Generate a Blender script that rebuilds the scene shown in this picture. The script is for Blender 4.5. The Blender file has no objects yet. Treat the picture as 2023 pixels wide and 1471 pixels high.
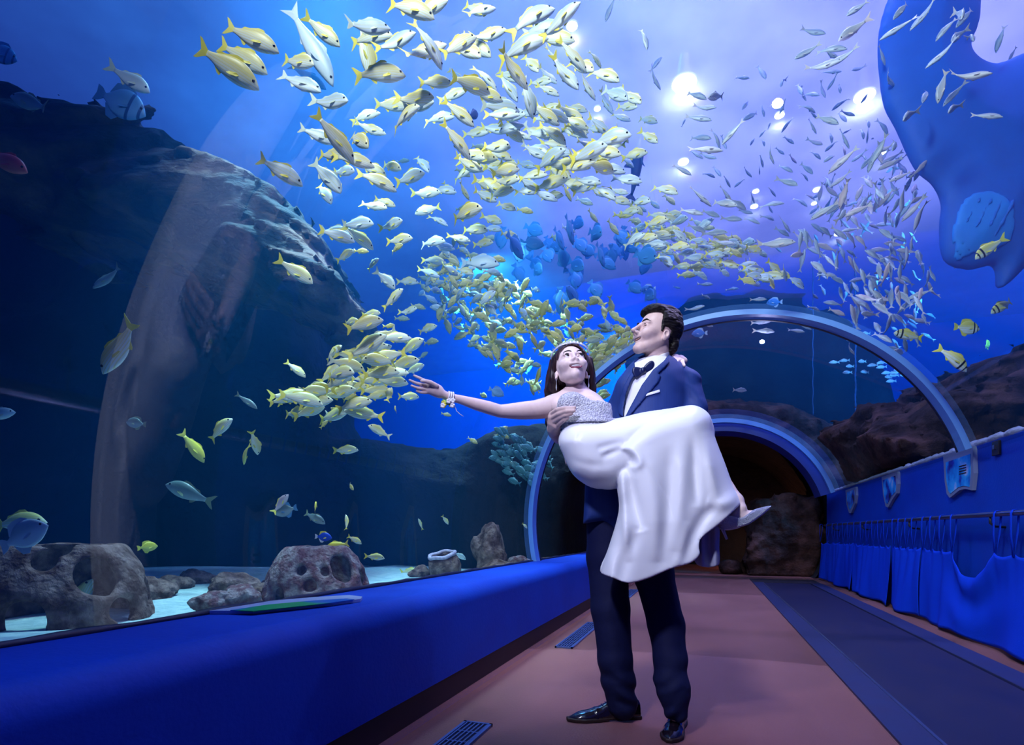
import bpy, bmesh, math, random
import numpy as np
from mathutils import Vector, Matrix, noise as mnoise
random.seed(7); np.random.seed(7)
SC = bpy.context.scene
COL = SC.collection
# ------------------------------------------------------------------ camera
F, IW, IH = 1100.0, 2023.0, 1471.0
HY, CX = 1052.0, 1011.5                      # horizon row, centre column
CAMH = 0.82
TH = math.radians(19.36)
CAM = Vector((0, 0, CAMH))
RT = Vector((math.cos(TH), math.sin(TH), 0)); FW = Vector((-math.sin(TH), math.cos(TH), 0)); UP = Vector((0, 0, 1))
cd = bpy.data.cameras.new('camera'); cam = bpy.data.objects.new('camera', cd); COL.objects.link(cam)
cam.location = CAM; cam.rotation_euler = (math.pi/2, 0, TH)
cd.sensor_width = 36; cd.lens = F/IW*36; cd.shift_y = (HY-IH/2)/IW; cd.clip_start = .02; cd.clip_end = 200
SC.camera = cam
# ------------------------------------------------------------------ colour management, world
SC.view_settings.view_transform = 'Standard'; SC.view_settings.look = 'None'
SC.view_settings.gamma = 1; SC.view_settings.use_curve_mapping = False
SC.view_settings.exposure = 1.0
SC.cycles.max_bounces = 6; SC.cycles.diffuse_bounces = 2; SC.cycles.glossy_bounces = 2
SC.cycles.transparent_max_bounces = 24; SC.cycles.volume_bounces = 0
SC.cycles.sample_clamp_indirect = 3.0
w = bpy.data.worlds.new('world'); SC.world = w; w.use_nodes = True
bg = w.node_tree.nodes['Background']; bg.inputs[0].default_value = (.03, .06, .36, 1); bg.inputs[1].default_value = 0.5
def lamp(name, kind, loc, target, power, color, size=1.0, size_y=None, spot=60, blend=.5):
    l = bpy.data.lights.new(name, kind); l.energy = power; l.color = color
    if kind == 'AREA':
        l.size = size
        if size_y: l.shape = 'RECTANGLE'; l.size_y = size_y
    else: l.shadow_soft_size = size
    if kind == 'SPOT': l.spot_size = math.radians(spot); l.spot_blend = blend
    o = bpy.data.objects.new(name, l); COL.objects.link(o); o.location = loc
    o.rotation_euler = (Vector(target)-Vector(loc)).to_track_quat('-Z', 'Y').to_euler()
    return o
def P(px, py, d):
    "world point that the photograph shows at pixel (px,py), d metres in front of the lens"
    return CAM + d*(FW + RT*((px-CX)/F) + UP*((HY-py)/F))
def Pz(px, py, z):
    return P(px, py, (z-CAMH)*F/(HY-py))
lamp('surface_lamp', 'SPOT', (1.8, 7.5, 19.0), (1.3, 8.0, 0), 9500, (.52, .46, 1), 1.2, None, 57, 1)
lamp('surface_lamp', 'SPOT', (-3.0, 5.5, 13.0), (-3.0, 7.5, 0), 1500, (.08, .45, 1), 1.2, None, 100, 1)
lamp('school_lamp', 'SPOT', (-.9, -.6, 6.2), (-.1, 6.0, 3.2), 1300, (.98, .93, .88), .4, None, 92, 1)
lamp('sand_lamp', 'SPOT', (-2.6, 3.4, 5.9), (-2.9, 3.6, .3), 1300, (.55, .90, 1), .3, None, 56, 1)  # added spots brightening the sand strip, no fixture there
lamp('sand_lamp', 'SPOT', (-2.4, 7.2, 5.9), (-2.4, 7.2, .3), 1300, (.50, .90, 1), .3, None, 50, 1)
lamp('blue_fill', 'SPOT', (-4.5, 10.5, 6.3), (-4.5, 16, 5.2), 4800, (.04, .42, 1), .5, None, 150, 1)  # added spots making the background water and wall bluer, no fixture there
lamp('blue_fill', 'SPOT', (-2.0, 15.8, 6.3), (-2.5, 18, 5.2), 3300, (.04, .42, 1), .5, None, 150, 1)
lamp('blue_fill', 'SPOT', (5.0, 8.5, 6.3), (5.0, 14, 5.0), 3000, (.06, .42, 1), .5, None, 150, 1)
lamp('couple_lamp', 'SPOT', (-.72, .40, 2.42), P(1280, 900, 2.3), 94, (.68, .70, 1), .10, None, 58, .8)
lamp('tunnel_fill', 'POINT', (.3, 3.0, 2.6), (0, 0, 0), 17, (.58, .5, 1), .02)  # added point fills raising the ambient level in the tunnel, no fixture there
lamp('tunnel_fill', 'POINT', (.5, 6.5, 2.6), (0, 0, 0), 12, (.45, .5, 1), .02)
lamp('cave_lamp', 'POINT', (1.2, 13.9, .5), (0, 0, 0), 12, (1, .36, .2), .02)


# ------------------------------------------------------------------ helpers
def link(name, me, mat=None, parent=None, smooth=False):
    o = bpy.data.objects.new(name, me); COL.objects.link(o)
    if mat is not None:
        for m in (mat if isinstance(mat, (list, tuple)) else [mat]): me.materials.append(m)
    if smooth:
        for p in me.polygons: p.use_smooth = True
    if parent is not None: o.parent = parent
    return o
def mesh(name, V, Fc, mat=None, parent=None, smooth=False):
    me = bpy.data.meshes.new(name); me.from_pydata([tuple(v) for v in V], [], Fc); me.update()
    return link(name, me, mat, parent, smooth)
def bm_obj(name, bm, mat=None, parent=None, smooth=False):
    me = bpy.data.meshes.new(name); bmesh.ops.recalc_face_normals(bm, faces=bm.faces[:]); bm.to_mesh(me); bm.free()
    return link(name, me, mat, parent, smooth)
def tag(o, label=None, cat=None, group=None, kind=None):
    if label: o['label'] = label
    if cat: o['category'] = cat
    if group: o['group'] = group
    if kind: o['kind'] = kind
    return o
def empty(name, loc=(0, 0, 0), label=None, cat=None, group=None):
    o = bpy.data.objects.new(name, None); o.empty_display_size = .1; COL.objects.link(o); o.location = loc
    return tag(o, label, cat, group)
def struct(o): o['kind'] = 'structure'; return o
def box_bm(bm, lo, hi):
    r = bmesh.ops.create_cube(bm, size=1)
    for v in r['verts']: v.co = Vector([(lo[i]+hi[i])/2 + v.co[i]*(hi[i]-lo[i]) for i in range(3)])
    return r['verts']
def box(name, lo, hi, mat, parent=None, bevel=0):
    bm = bmesh.new(); box_bm(bm, lo, hi)
    if bevel: bmesh.ops.bevel(bm, geom=bm.edges[:], offset=bevel, segments=2, affect='EDGES', profile=.5)
    return bm_obj(name, bm, mat, parent)
def sweep_bm(bm, pts, radii, n=10, cap=True, flat=1.0, upv=None):
    "tube through pts; radii number or list; flat squashes the second axis"
    pts = [Vector(p) for p in pts]; k = len(pts)
    if not hasattr(radii, '__len__'): radii = [radii]*k
    rings = []; prev = None
    for i, p in enumerate(pts):
        t = (pts[min(i+1, k-1)]-pts[max(i-1, 0)]).normalized()
        if prev is None:
            a = Vector(upv) if upv else (Vector((0, 0, 1)) if abs(t.z) < .9 else Vector((1, 0, 0)))
        else: a = prev
        a = (a-t*a.dot(t)).normalized(); prev = a; b = t.cross(a)
        rings.append([bm.verts.new(p+(a*math.cos(2*math.pi*j/n)*flat+b*math.sin(2*math.pi*j/n))*radii[i]) for j in range(n)])
    for i in range(k-1):
        for j in range(n): bm.faces.new([rings[i][j], rings[i][(j+1) % n], rings[i+1][(j+1) % n], rings[i+1][j]])
    if cap:
        bm.faces.new(rings[0][::-1]); bm.faces.new(rings[-1])
def tube(name, pts, radii, mat, parent=None, n=10, flat=1.0, upv=None, smooth=True):
    bm = bmesh.new(); sweep_bm(bm, pts, radii, n, True, flat, upv); return bm_obj(name, bm, mat, parent, smooth)
def prism_y(name, prof, y0, y1, mat, parent=None, smooth=False, ny=1):
    "closed profile of (x,z) extruded along the tunnel"
    n = len(prof); V = []; Fc = []
    for k in range(ny+1):
        y = y0+(y1-y0)*k/ny; V += [(x, y, z) for x, z in prof]
    for k in range(ny):
        for i in range(n):
            j = (i+1) % n; Fc.append((k*n+i, k*n+j, (k+1)*n+j, (k+1)*n+i))
    Fc.append(tuple(range(n))[::-1]); Fc.append(tuple(range(ny*n, ny*n+n)))
    o = mesh(name, V, Fc, mat, parent, smooth)
    bm = bmesh.new(); bm.from_mesh(o.data); bmesh.ops.recalc_face_normals(bm, faces=bm.faces[:]); bm.to_mesh(o.data); bm.free()
    return o
# ------------------------------------------------------------------ materials
def mat(name, color, rough=.6, spec=.4, metal=0, noise=None, bump=None, sheen=0, coat=0, emit=None):
    """principled; noise=(scale, colour2, lo, hi[, detail, stretch]) mixes a second colour of the thing itself; bump=(scale,strength[,detail])"""
    m = bpy.data.materials.new(name); m.use_nodes = True; nt = m.node_tree; b = nt.nodes['Principled BSDF']
    b.inputs['Base Color'].default_value = (*color, 1); b.inputs['Roughness'].default_value = rough
    b.inputs['Specular IOR Level'].default_value = spec; b.inputs['Metallic'].default_value = metal
    b.inputs['Sheen Weight'].default_value = sheen; b.inputs['Coat Weight'].default_value = coat
    if emit: b.inputs['Emission Color'].default_value = (*emit[0], 1); b.inputs['Emission Strength'].default_value = emit[1]
    tc = None
    if noise or bump:
        tc = nt.nodes.new('ShaderNodeTexCoord')
    if noise:
        n = nt.nodes.new('ShaderNodeTexNoise'); n.inputs['Scale'].default_value = noise[0]; n.inputs['Detail'].default_value = noise[4] if len(noise) > 4 else 5
        src = tc.outputs['Object']
        if len(noise) > 5:
            mp = nt.nodes.new('ShaderNodeMapping'); mp.inputs['Scale'].default_value = noise[5]; nt.links.new(src, mp.inputs[0]); src = mp.outputs[0]
        nt.links.new(src, n.inputs['Vector'])
        r = nt.nodes.new('ShaderNodeMapRange'); r.inputs[1].default_value = noise[2]; r.inputs[2].default_value = noise[3]
        nt.links.new(n.outputs[0], r.inputs[0])
        mx = nt.nodes.new('ShaderNodeMix'); mx.data_type = 'RGBA'
        mx.inputs[6].default_value = (*color, 1); mx.inputs[7].default_value = (*noise[1], 1)
        nt.links.new(r.outputs[0], mx.inputs[0]); nt.links.new(mx.outputs[2], b.inputs['Base Color'])
    if bump:
        n = nt.nodes.new('ShaderNodeTexNoise'); n.inputs['Scale'].default_value = bump[0]; n.inputs['Detail'].default_value = bump[2] if len(bump) > 2 else 6
        src = tc.outputs['Object']
        if len(bump) > 3:
            mp = nt.nodes.new('ShaderNodeMapping'); mp.inputs['Scale'].default_value = bump[3]; nt.links.new(src, mp.inputs[0]); src = mp.outputs[0]
        nt.links.new(src, n.inputs['Vector'])
        bp = nt.nodes.new('ShaderNodeBump'); bp.inputs['Strength'].default_value = bump[1]; bp.inputs['Distance'].default_value = .09 if name.startswith('rock') else .02
        nt.links.new(n.outputs[0], bp.inputs['Height']); nt.links.new(bp.outputs[0], b.inputs['Normal'])
    return m
M = {}
M['blue_wall'] = mat('blue_paint', (.004, .055, .46), .6, .18, bump=(60, .08), noise=(3, (.008, .045, .40), .35, .7))
M['base'] = mat('dark_base', (.035, .016, .018), .6)
M['floor'] = mat('terracotta_floor', (.42, .17, .15), .62, .35, noise=(2.2, (.30, .115, .10), .3, .75, 6, (1, .35, 1)), bump=(90, .15))
M['belt'] = mat('rubber_belt', (.012, .013, .05), .5, .3, noise=(4, (.022, .018, .05), .35, .7, 6, (1, .5, 1)))
M['belt_edge'] = mat('belt_edge', (.025, .032, .10), .45, .3, noise=(8, (.03, .03, .09), .35, .7))
M['steel'] = mat('steel', (.35, .37, .45), .32, .5, 1)
M['dark_metal'] = mat('dark_metal', (.02, .02, .03), .4, .5)
M['ring'] = mat('ring_blue', (.16, .38, .80), .38, .5)
M['ring_dark'] = mat('ring_gasket', (.012, .016, .05), .5)
M['tank_wall'] = mat('tank_wall_paint', (.004, .075, .62), .9, .1, noise=(.35, (.003, .06, .52), .3, .7, 3))
M['sand'] = mat('sand', (.50, .62, .60), .95, .1, noise=(14, (.30, .42, .44), .35, .75, 8), bump=(30, .6))
M['rock'] = mat('rock', (.03, .045, .055), .9, .2, noise=(1.3, (.20, .14, .125), .44, .64, 12, (1, 1, 3.6)), bump=(5, 1.0, 14, (1, 1, 2.4)))
M['rock_red'] = mat('rock_red', (.028, .012, .013), .9, .2, noise=(2.6, (.13, .055, .05), .46, .70, 12), bump=(6, 1.0, 14))
M['rock_shaded'] = mat('rock_shaded', (.008, .009, .012), .9, .2, noise=(1.2, (.02, .02, .024), .4, .7, 8), bump=(5, .8, 10))  # near-black copy of rock; shade of back rocks and passage put into the colour
def acrylic(name, refl):
    m = bpy.data.materials.new(name); m.use_nodes = True; nt = m.node_tree; nt.nodes.clear()
    out = nt.nodes.new('ShaderNodeOutputMaterial'); tr = nt.nodes.new('ShaderNodeBsdfTransparent')
    if not refl:
        nt.links.new(tr.outputs[0], out.inputs[0]); return m
    tr.inputs[0].default_value = (.96, .97, 1, 1)
    gl = nt.nodes.new('ShaderNodeBsdfGlossy'); gl.inputs['Roughness'].default_value = .012
    fr = nt.nodes.new('ShaderNodeFresnel'); fr.inputs[0].default_value = 1.49
    mu = nt.nodes.new('ShaderNodeMath'); mu.operation = 'MULTIPLY'; mu.inputs[1].default_value = refl; mu.use_clamp = True
    mx = nt.nodes.new('ShaderNodeMixShader')
    nt.links.new(fr.outputs[0], mu.inputs[0]); nt.links.new(mu.outputs[0], mx.inputs[0])
    nt.links.new(tr.outputs[0], mx.inputs[1]); nt.links.new(gl.outputs[0], mx.inputs[2]); nt.links.new(mx.outputs[0], out.inputs[0])
    return m
M['acrylic'] = acrylic('acrylic', 1.3); M['acrylic_out'] = acrylic('acrylic_outside', 0)
# ------------------------------------------------------------------ tunnel geometry
TX, TZ, TR = .17, .925, 1.84
LX, LTOP = -1.19, .54                # left wall face, parapet top
RX, RTOP = 2.0, 1.51
Y0, Y1 = -3.0, 11.2
def arc(r, a0, a1, n):
    return [(TX+r*math.cos(a0+(a1-a0)*i/n), TZ+r*math.sin(a0+(a1-a0)*i/n)) for i in range(n+1)]
AL = math.pi+math.asin((TZ-LTOP)/TR); AR = math.asin((RTOP-TZ)/TR)      # arc angles at the feet
def plane(name, x0, x1, y0, y1, z, m):
    return struct(mesh(name, [(x0, y0, z), (x1, y0, z), (x1, y1, z), (x0, y1, z)], [(0, 1, 2, 3)], m))
struct(box('floor', (-1.25, Y0, -.1), (2.05, 15.5, 0), M['floor']))
# left parapet with a rounded nosing
prof = [(-1.16, .12), (LX-.01, .40), (LX, .455), (LX-.012, .50), (LX-.045, .528), (LX-.09, .54), (-1.78, .545), (-1.78, .0), (-1.19, .0), (-1.19, .12)]
prof = [(LX, .12), (LX, .45)]+[(LX-.09+.09*math.cos(a), .45+.09*math.sin(a)) for a in [math.pi/2*i/14 for i in range(1, 15)]]+[(-1.70, .54), (-1.70, -.05), (LX-.03, -.05), (LX-.03, .12)]
wl = struct(prism_y('wall_left', prof, Y0, Y1, M['blue_wall'], None, True)); es = wl.modifiers.new('e', 'EDGE_SPLIT'); es.split_angle = math.radians(40)
struct(box('baseboard_left', (LX-.03, Y0, 0), (LX-.012, Y1, .12), M['base']))
# right wall
prof = [(RX, 0), (RX, 1.47), (RX-.006, 1.50), (RX+.02, RTOP), (RX+.5, RTOP), (RX+.5, 0)]
struct(prism_y('wall_right', prof, Y0, Y1, M['blue_wall']))
# acrylic vault: inner skin reflects, outer skin is the wet side
n = 64; V = []; Fc = []; mi = []
for s, r in enumerate((TR, TR+.06)):
    for y in (Y0, Y1):
        V += [(x, y, z) for x, z in arc(r, AL, AR, n)]
N = n+1
for s in range(2):
    for i in range(n):
        a = s*2*N+i; q = (a, a+1, a+N+1, a+N); Fc.append(q[::-1] if s == 0 else q); mi.append(s)
vault = mesh('window_1', V, Fc, [M['acrylic'], M['acrylic_out']], smooth=True); struct(vault)
for p, k in zip(vault.data.polygons, mi): p.material_index = k
# joint rings
def ring(y0, y1, r0, r1, label, bands):
    t = empty('arch_ring', (TX, y0, TZ), label, 'arch', None)
    for nm, ra, rb, ya, yb, m in bands:
        V = []; Fc = []; n = 72
        for i in range(n+1):
            a = AL+.02+(AR-AL-.04)*i/n; c, s = math.cos(a), math.sin(a)
            V += [(ra*c, ya-y0, ra*s), (rb*c, ya-y0, rb*s), (rb*c, yb-y0, rb*s), (ra*c, yb-y0, ra*s)]
        for i in range(n):
            for k in range(4): Fc.append((4*i+k, 4*i+(k+1) % 4, 4*i+4+(k+1) % 4, 4*i+4+k))
        Fc += [(3, 2, 1, 0), tuple(4*n+k for k in range(4))]
        mesh(nm, V, Fc, m, t)
    return t
ring(5.24, 5.36, 0, 0, 'pale blue metal arch ringing the acrylic tunnel behind the couple', [('arch_band', TR-.045, TR+.0, 5.23, 5.36, M['ring']), ('gasket', TR-.05, TR-.002, 5.36, 5.385, M['ring_dark'])])
# tunnel end: thick double ring, rock portal
ring(10.1, 10.8, 0, 0, 'thick double blue arch framing the dark far end of tunnel', [('arch_band', TR-.07, TR+.0, 10.1, 10.2, M['ring']), ('arch_band', TR-.19, TR-.01, 10.25, 10.8, mat('ring_inner_blue', (.03, .07, .40), .4))])

# ------------------------------------------------------------------ sdf toolkit (numpy): smooth bodies, rocks, cloth
def surface_nets(D, org, h):
    nx, ny, nz = D.shape; ins = D < 0
    c = [ins[i:nx-1+i, j:ny-1+j, k:nz-1+k] for i in (0, 1) for j in (0, 1) for k in (0, 1)]
    s = sum(x.astype(np.int8) for x in c); act = (s > 0) & (s < 8)
    idx = -np.ones(act.shape, np.int64); cells = np.argwhere(act); idx[act] = np.arange(len(cells))
    acc = np.zeros((len(cells), 3)); cnt = np.zeros(len(cells))
    cor = np.array([(i, j, k) for i in (0, 1) for j in (0, 1) for k in (0, 1)])
    vals = np.stack([D[cells[:, 0]+i, cells[:, 1]+j, cells[:, 2]+k] for i, j, k in cor], 1)
    for a in range(8):
        for b in range(a+1, 8):
            if np.abs(cor[a]-cor[b]).sum() != 1: continue
            va, vb = vals[:, a], vals[:, b]; m = (va < 0) != (vb < 0)
            t = va[m]/(va[m]-vb[m]); acc[m] += cor[a]+t[:, None]*(cor[b]-cor[a]); cnt[m] += 1
    V = (cells+acc/cnt[:, None])*h+np.array(org)
    Q = []
    for ax in range(3):
        A = [slice(None)]*3; B = [slice(None)]*3; A[ax] = slice(0, -1); B[ax] = slice(1, None)
        a, b = ins[tuple(A)], ins[tuple(B)]; e = np.argwhere(a != b)
        u, v = (ax+1) % 3, (ax+2) % 3
        ok = (e[:, u] > 0) & (e[:, v] > 0) & (e[:, u] < D.shape[u]-1) & (e[:, v] < D.shape[v]-1); e = e[ok]
        flip = a[e[:, 0], e[:, 1], e[:, 2]]
        def g(du, dv):
            f = e.copy(); f[:, u] += du; f[:, v] += dv; return idx[f[:, 0], f[:, 1], f[:, 2]]
        q = np.stack([g(-1, -1), g(0, -1), g(0, 0), g(-1, 0)], 1)
        q[~flip] = q[~flip][:, ::-1]; Q.append(q)
    return V, np.concatenate(Q)
def smin(a, b, k):
    h = np.clip(.5+.5*(b-a)/k, 0, 1); return b+(a-b)*h-k*h*(1-h)
def smax(a, b, k): return -smin(-a, -b, k)
def grid(lo, hi, h):
    ax = [np.arange(lo[i], hi[i]+h, h) for i in range(3)]
    return np.meshgrid(*ax, indexing='ij')
def cone(G, a, b, ra, rb):
    a = np.array(a, float); b = np.array(b, float); ab = b-a; L2 = ab@ab+1e-12
    px, py, pz = G[0]-a[0], G[1]-a[1], G[2]-a[2]
    t = np.clip((px*ab[0]+py*ab[1]+pz*ab[2])/L2, 0, 1)
    return np.sqrt((px-t*ab[0])**2+(py-t*ab[1])**2+(pz-t*ab[2])**2)-(ra+(rb-ra)*t)
def ell(G, c, r, R=None):
    p = [G[i]-c[i] for i in range(3)]
    if R is not None:
        R = np.array(R, float); p = [R[i][0]*p[0]+R[i][1]*p[1]+R[i][2]*p[2] for i in range(3)]   # rows: local axes
    q = np.sqrt(sum((p[i]/r[i])**2 for i in range(3)))
    g = np.sqrt(sum((p[i]/r[i]**2)**2 for i in range(3)))+1e-9
    return np.where(q < 1e-6, -min(r), q*(q-1)/g)
def sdf_obj(name, D, lo, h, m, parent=None, xf=None, smooth_it=1):
    V, Q = surface_nets(D, lo, h)
    if smooth_it:
        for _ in range(smooth_it):
            S = np.zeros_like(V); C = np.zeros(len(V))
            for k in range(4):
                np.add.at(S, Q[:, k], V[Q[:, (k+1) % 4]]+V[Q[:, (k+3) % 4]]); np.add.at(C, Q[:, k], 2)
            V = .5*V+.5*S/C[:, None]
    if xf is not None: V = xf(V)
    me = bpy.data.meshes.new(name); me.vertices.add(len(V)); me.vertices.foreach_set('co', V.ravel())
    me.loops.add(Q.size); me.loops.foreach_set('vertex_index', Q.ravel().astype(np.int32))
    me.polygons.add(len(Q)); me.polygons.foreach_set('loop_start', np.arange(0, Q.size, 4, dtype=np.int32)); me.polygons.foreach_set('loop_total', np.full(len(Q), 4, np.int32))
    me.polygons.foreach_set('use_smooth', np.ones(len(Q), bool)); me.update(calc_edges=True); me.validate()
    return link(name, me, m, parent)
def poly2d(X, Y, pts):
    "signed distance to a polygon (negative inside)"
    pts = np.array(pts, float); n = len(pts); d = np.full(X.shape, 1e9); ins = np.zeros(X.shape, bool)
    for i in range(n):
        a = pts[i]; b = pts[(i+1) % n]; e = b-a; wx = X-a[0]; wy = Y-a[1]
        t = np.clip((wx*e[0]+wy*e[1])/(e@e+1e-12), 0, 1)
        d = np.minimum(d, (wx-t*e[0])**2+(wy-t*e[1])**2)
        c = ((a[1] <= Y) != (b[1] <= Y)) & (X < (b[0]-a[0])*(Y-a[1])/(b[1]-a[1]+1e-12)+a[0])
        ins ^= c
    d = np.sqrt(d); return np.where(ins, -d, d)
def spline(pts, n=6, closed=True):
    "Catmull-Rom through points"
    pts = [np.array(p, float) for p in pts]; k = len(pts); out = []
    for i in range(k if closed else k-1):
        g = (lambda j: pts[j % k]) if closed else (lambda j: pts[min(max(j, 0), k-1)])
        p0, p1, p2, p3 = g(i-1), g(i), g(i+1), g(i+2)
        for s in range(n):
            t = s/n; out.append(.5*((2*p1)+(-p0+p2)*t+(2*p0-5*p1+4*p2-p3)*t*t+(-p0+3*p1-3*p2+p3)*t**3))
    if not closed: out.append(pts[-1])
    return out
# value noise on arrays, for rocks
_perm = np.random.RandomState(3).rand(64, 64, 64)
def vnoise(X, Y, Z):
    i = [np.floor(a).astype(int) for a in (X, Y, Z)]; f = [a-np.floor(a) for a in (X, Y, Z)]; f = [t*t*(3-2*t) for t in f]
    def g(a, b, c): return _perm[(i[0]+a) % 64, (i[1]+b) % 64, (i[2]+c) % 64]
    def L(a, b, t): return a+(b-a)*t
    return L(L(L(g(0, 0, 0), g(1, 0, 0), f[0]), L(g(0, 1, 0), g(1, 1, 0), f[0]), f[1]), L(L(g(0, 0, 1), g(1, 0, 1), f[0]), L(g(0, 1, 1), g(1, 1, 1), f[0]), f[1]), f[2])
def fbm(X, Y, Z, s, o=4, ridged=False):
    t = 0; a = 1; tot = 0
    for k in range(o):
        v = vnoise(X*s+k*7.3, Y*s+k*3.1, Z*s+k*5.7)
        if ridged: v = 1-np.abs(2*v-1)
        t = t+a*v; tot += a; a *= .5; s *= 2.03
    return t/tot-.5
def rock_slab(name, poly, d0, d1, h, amp, m, label, cat='rock', stretch=(1, 1, 1), sc=.9, kround=.3, group=None):
    """rock whose outline, seen from the walkway, is poly (pixels at depth (d0+d1)/2), d0..d1 deep"""
    dm = (d0+d1)/2; pts = [((x-CX)/F*dm, (HY-y)/F*dm) for x, y in poly]
    xs = [p[0] for p in pts]; ys = [p[1] for p in pts]; e = amp+.25
    G = grid((min(xs)-e, d0-e, min(ys)-e), (max(xs)+e, d1+e, max(ys)+e), h)
    dp = poly2d(G[0], G[2], pts); dz = np.abs(G[1]-dm)-(d1-d0)/2
    D = smax(dp, dz, kround)
    X, Y, Z = G[0]*stretch[0], G[1]*stretch[1], G[2]*stretch[2]
    D = D-amp*2.0*fbm(X, Y, Z, sc, 4, True)-amp*.6*fbm(X, Y, Z, sc*3.3, 3)
    def xf(V): return np.array(CAM)+V[:, :1]*np.array(RT)+V[:, 1:2]*np.array(FW)+V[:, 2:]*np.array(UP)
    o = sdf_obj(name, D, (min(xs)-e, d0-e, min(ys)-e), h, m, None, xf)
    return tag(o, label, cat, group)

# ------------------------------------------------------------------ the tank
TXL, TXR, TYB, TYF, SURF, SANDZ = -14.0, 11.0, 18.0, -5.0, 6.5, .38
def wallq(name, a, b, z0, z1, m): return struct(mesh(name, [(*a, z0), (*b, z0), (*b, z1), (*a, z1)], [(0, 1, 2, 3)], m))
wallq('wall_back', (TXL, TYB), (TXR, TYB), -.2, 9, M['tank_wall'])
wallq('wall_tank_left', (TXL, TYF), (TXL, TYB), -.2, 9, M['tank_wall'])
wallq('wall_tank_right', (TXR, TYB), (TXR, TYF), -.2, 9, M['tank_wall'])
wallq('wall_front', (TXR, TYF), (TXL, TYF), -.2, 9, M['tank_wall'])
# sand bed left and right of the tunnel
def sand(name, x0, x1):
    nx, ny = 40, 90; V = []; Fc = []
    for j in range(ny+1):
        for i in range(nx+1):
            x = x0+(x1-x0)*i/nx; y = TYF+.1+(TYB-TYF-.2)*j/ny
            V.append((x, y, SANDZ+.05*mnoise.noise((x*.9, y*.9, 0))+.015*mnoise.noise((x*4, y*4, 3))))
    for j in range(ny):
        for i in range(nx):
            a = j*(nx+1)+i; Fc.append((a, a+1, a+nx+2, a+nx+1))
    o = mesh(name, V, Fc, M['sand'], smooth=True); o['kind'] = 'stuff'; tag(o, 'pale sand bed on the tank bottom '+('left' if x0 < 0 else 'right')+' of the tunnel', 'sand'); return o
sand('sand', TXL+.1, -1.71); sand('sand', 2.55, TXR-.1)
# water surface overhead
def water_surface():
    m = bpy.data.materials.new('water_surface'); m.use_nodes = True; nt = m.node_tree; nt.nodes.clear()
    out = nt.nodes.new('ShaderNodeOutputMaterial'); tr = nt.nodes.new('ShaderNodeBsdfTransparent'); tl = nt.nodes.new('ShaderNodeBsdfTranslucent')
    tl.inputs[0].default_value = (.80, .72, 1, 1); mx = nt.nodes.new('ShaderNodeMixShader')
    n = nt.nodes.new('ShaderNodeTexNoise'); n.inputs['Scale'].default_value = .7; n.inputs['Detail'].default_value = 6
    tc = nt.nodes.new('ShaderNodeTexCoord'); nt.links.new(tc.outputs['Object'], n.inputs[0])
    r = nt.nodes.new('ShaderNodeMapRange'); r.inputs[1].default_value = .3; r.inputs[2].default_value = .75; r.inputs[3].default_value = .30; r.inputs[4].default_value = .65
    nt.links.new(n.outputs[0], r.inputs[0]); nt.links.new(r.outputs[0], mx.inputs[0]); nt.links.new(tr.outputs[0], mx.inputs[1]); nt.links.new(tl.outputs[0], mx.inputs[2]); nt.links.new(mx.outputs[0], out.inputs[0])
    nx = 50; V = []; Fc = []
    for j in range(nx+1):
        for i in range(nx+1):
            x = TXL+(TXR-TXL)*i/nx; y = TYF+(TYB-TYF)*j/nx
            V.append((x, y, SURF+.05*mnoise.noise((x*1.3, y*1.3, 9))))
    for j in range(nx):
        for i in range(nx):
            a = j*(nx+1)+i; Fc.append((a, a+nx+1, a+nx+2, a+1))
    o = mesh('water_surface', V, Fc, m, smooth=True); struct(o)
water_surface()
# the water itself: a body with the tunnel left out of it
def water_body():
    m = bpy.data.materials.new('sea_water'); m.use_nodes = True; nt = m.node_tree; nt.nodes.clear()
    out = nt.nodes.new('ShaderNodeOutputMaterial')
    ab = nt.nodes.new('ShaderNodeVolumeAbsorption'); ab.inputs[0].default_value = (.10, .62, .97, 1); ab.inputs[1].default_value = WATER_ABS
    sc = nt.nodes.new('ShaderNodeVolumeScatter'); sc.inputs[0].default_value = (.03, .34, 1, 1); sc.inputs[1].default_value = WATER_SCAT; sc.inputs[2].default_value = .3
    ad = nt.nodes.new('ShaderNodeAddShader'); nt.links.new(ab.outputs[0], ad.inputs[0]); nt.links.new(sc.outputs[0], ad.inputs[1]); nt.links.new(ad.outputs[0], out.inputs[1])
    bm = bmesh.new(); box_bm(bm, (TXL+.02, TYF+.02, -.1), (TXR-.02, TYB-.02, SURF-.06)); bmesh.ops.recalc_face_normals(bm, faces=bm.faces[:])
    pr = [(-1.7, 0), *arc(TR+.08, AL, AR, 40), (2.4, RTOP), (2.4, 0)]
    rings = [[bm.verts.new((x, y, z)) for x, z in pr] for y in (Y0-1.5, 15)]
    k = len(pr); fs = []
    for i in range(k): fs.append(bm.faces.new([rings[0][i], rings[0][(i+1) % k], rings[1][(i+1) % k], rings[1][i]]))
    fs += [bm.faces.new(rings[0][::-1]), bm.faces.new(rings[1])]
    bmesh.ops.recalc_face_normals(bm, faces=fs); bmesh.ops.reverse_faces(bm, faces=fs)
    me = bpy.data.meshes.new('water'); bm.to_mesh(me); bm.free(); o = link('water', me, m); struct(o)
WATER_ABS, WATER_SCAT = .10, .05
water_body()
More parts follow.
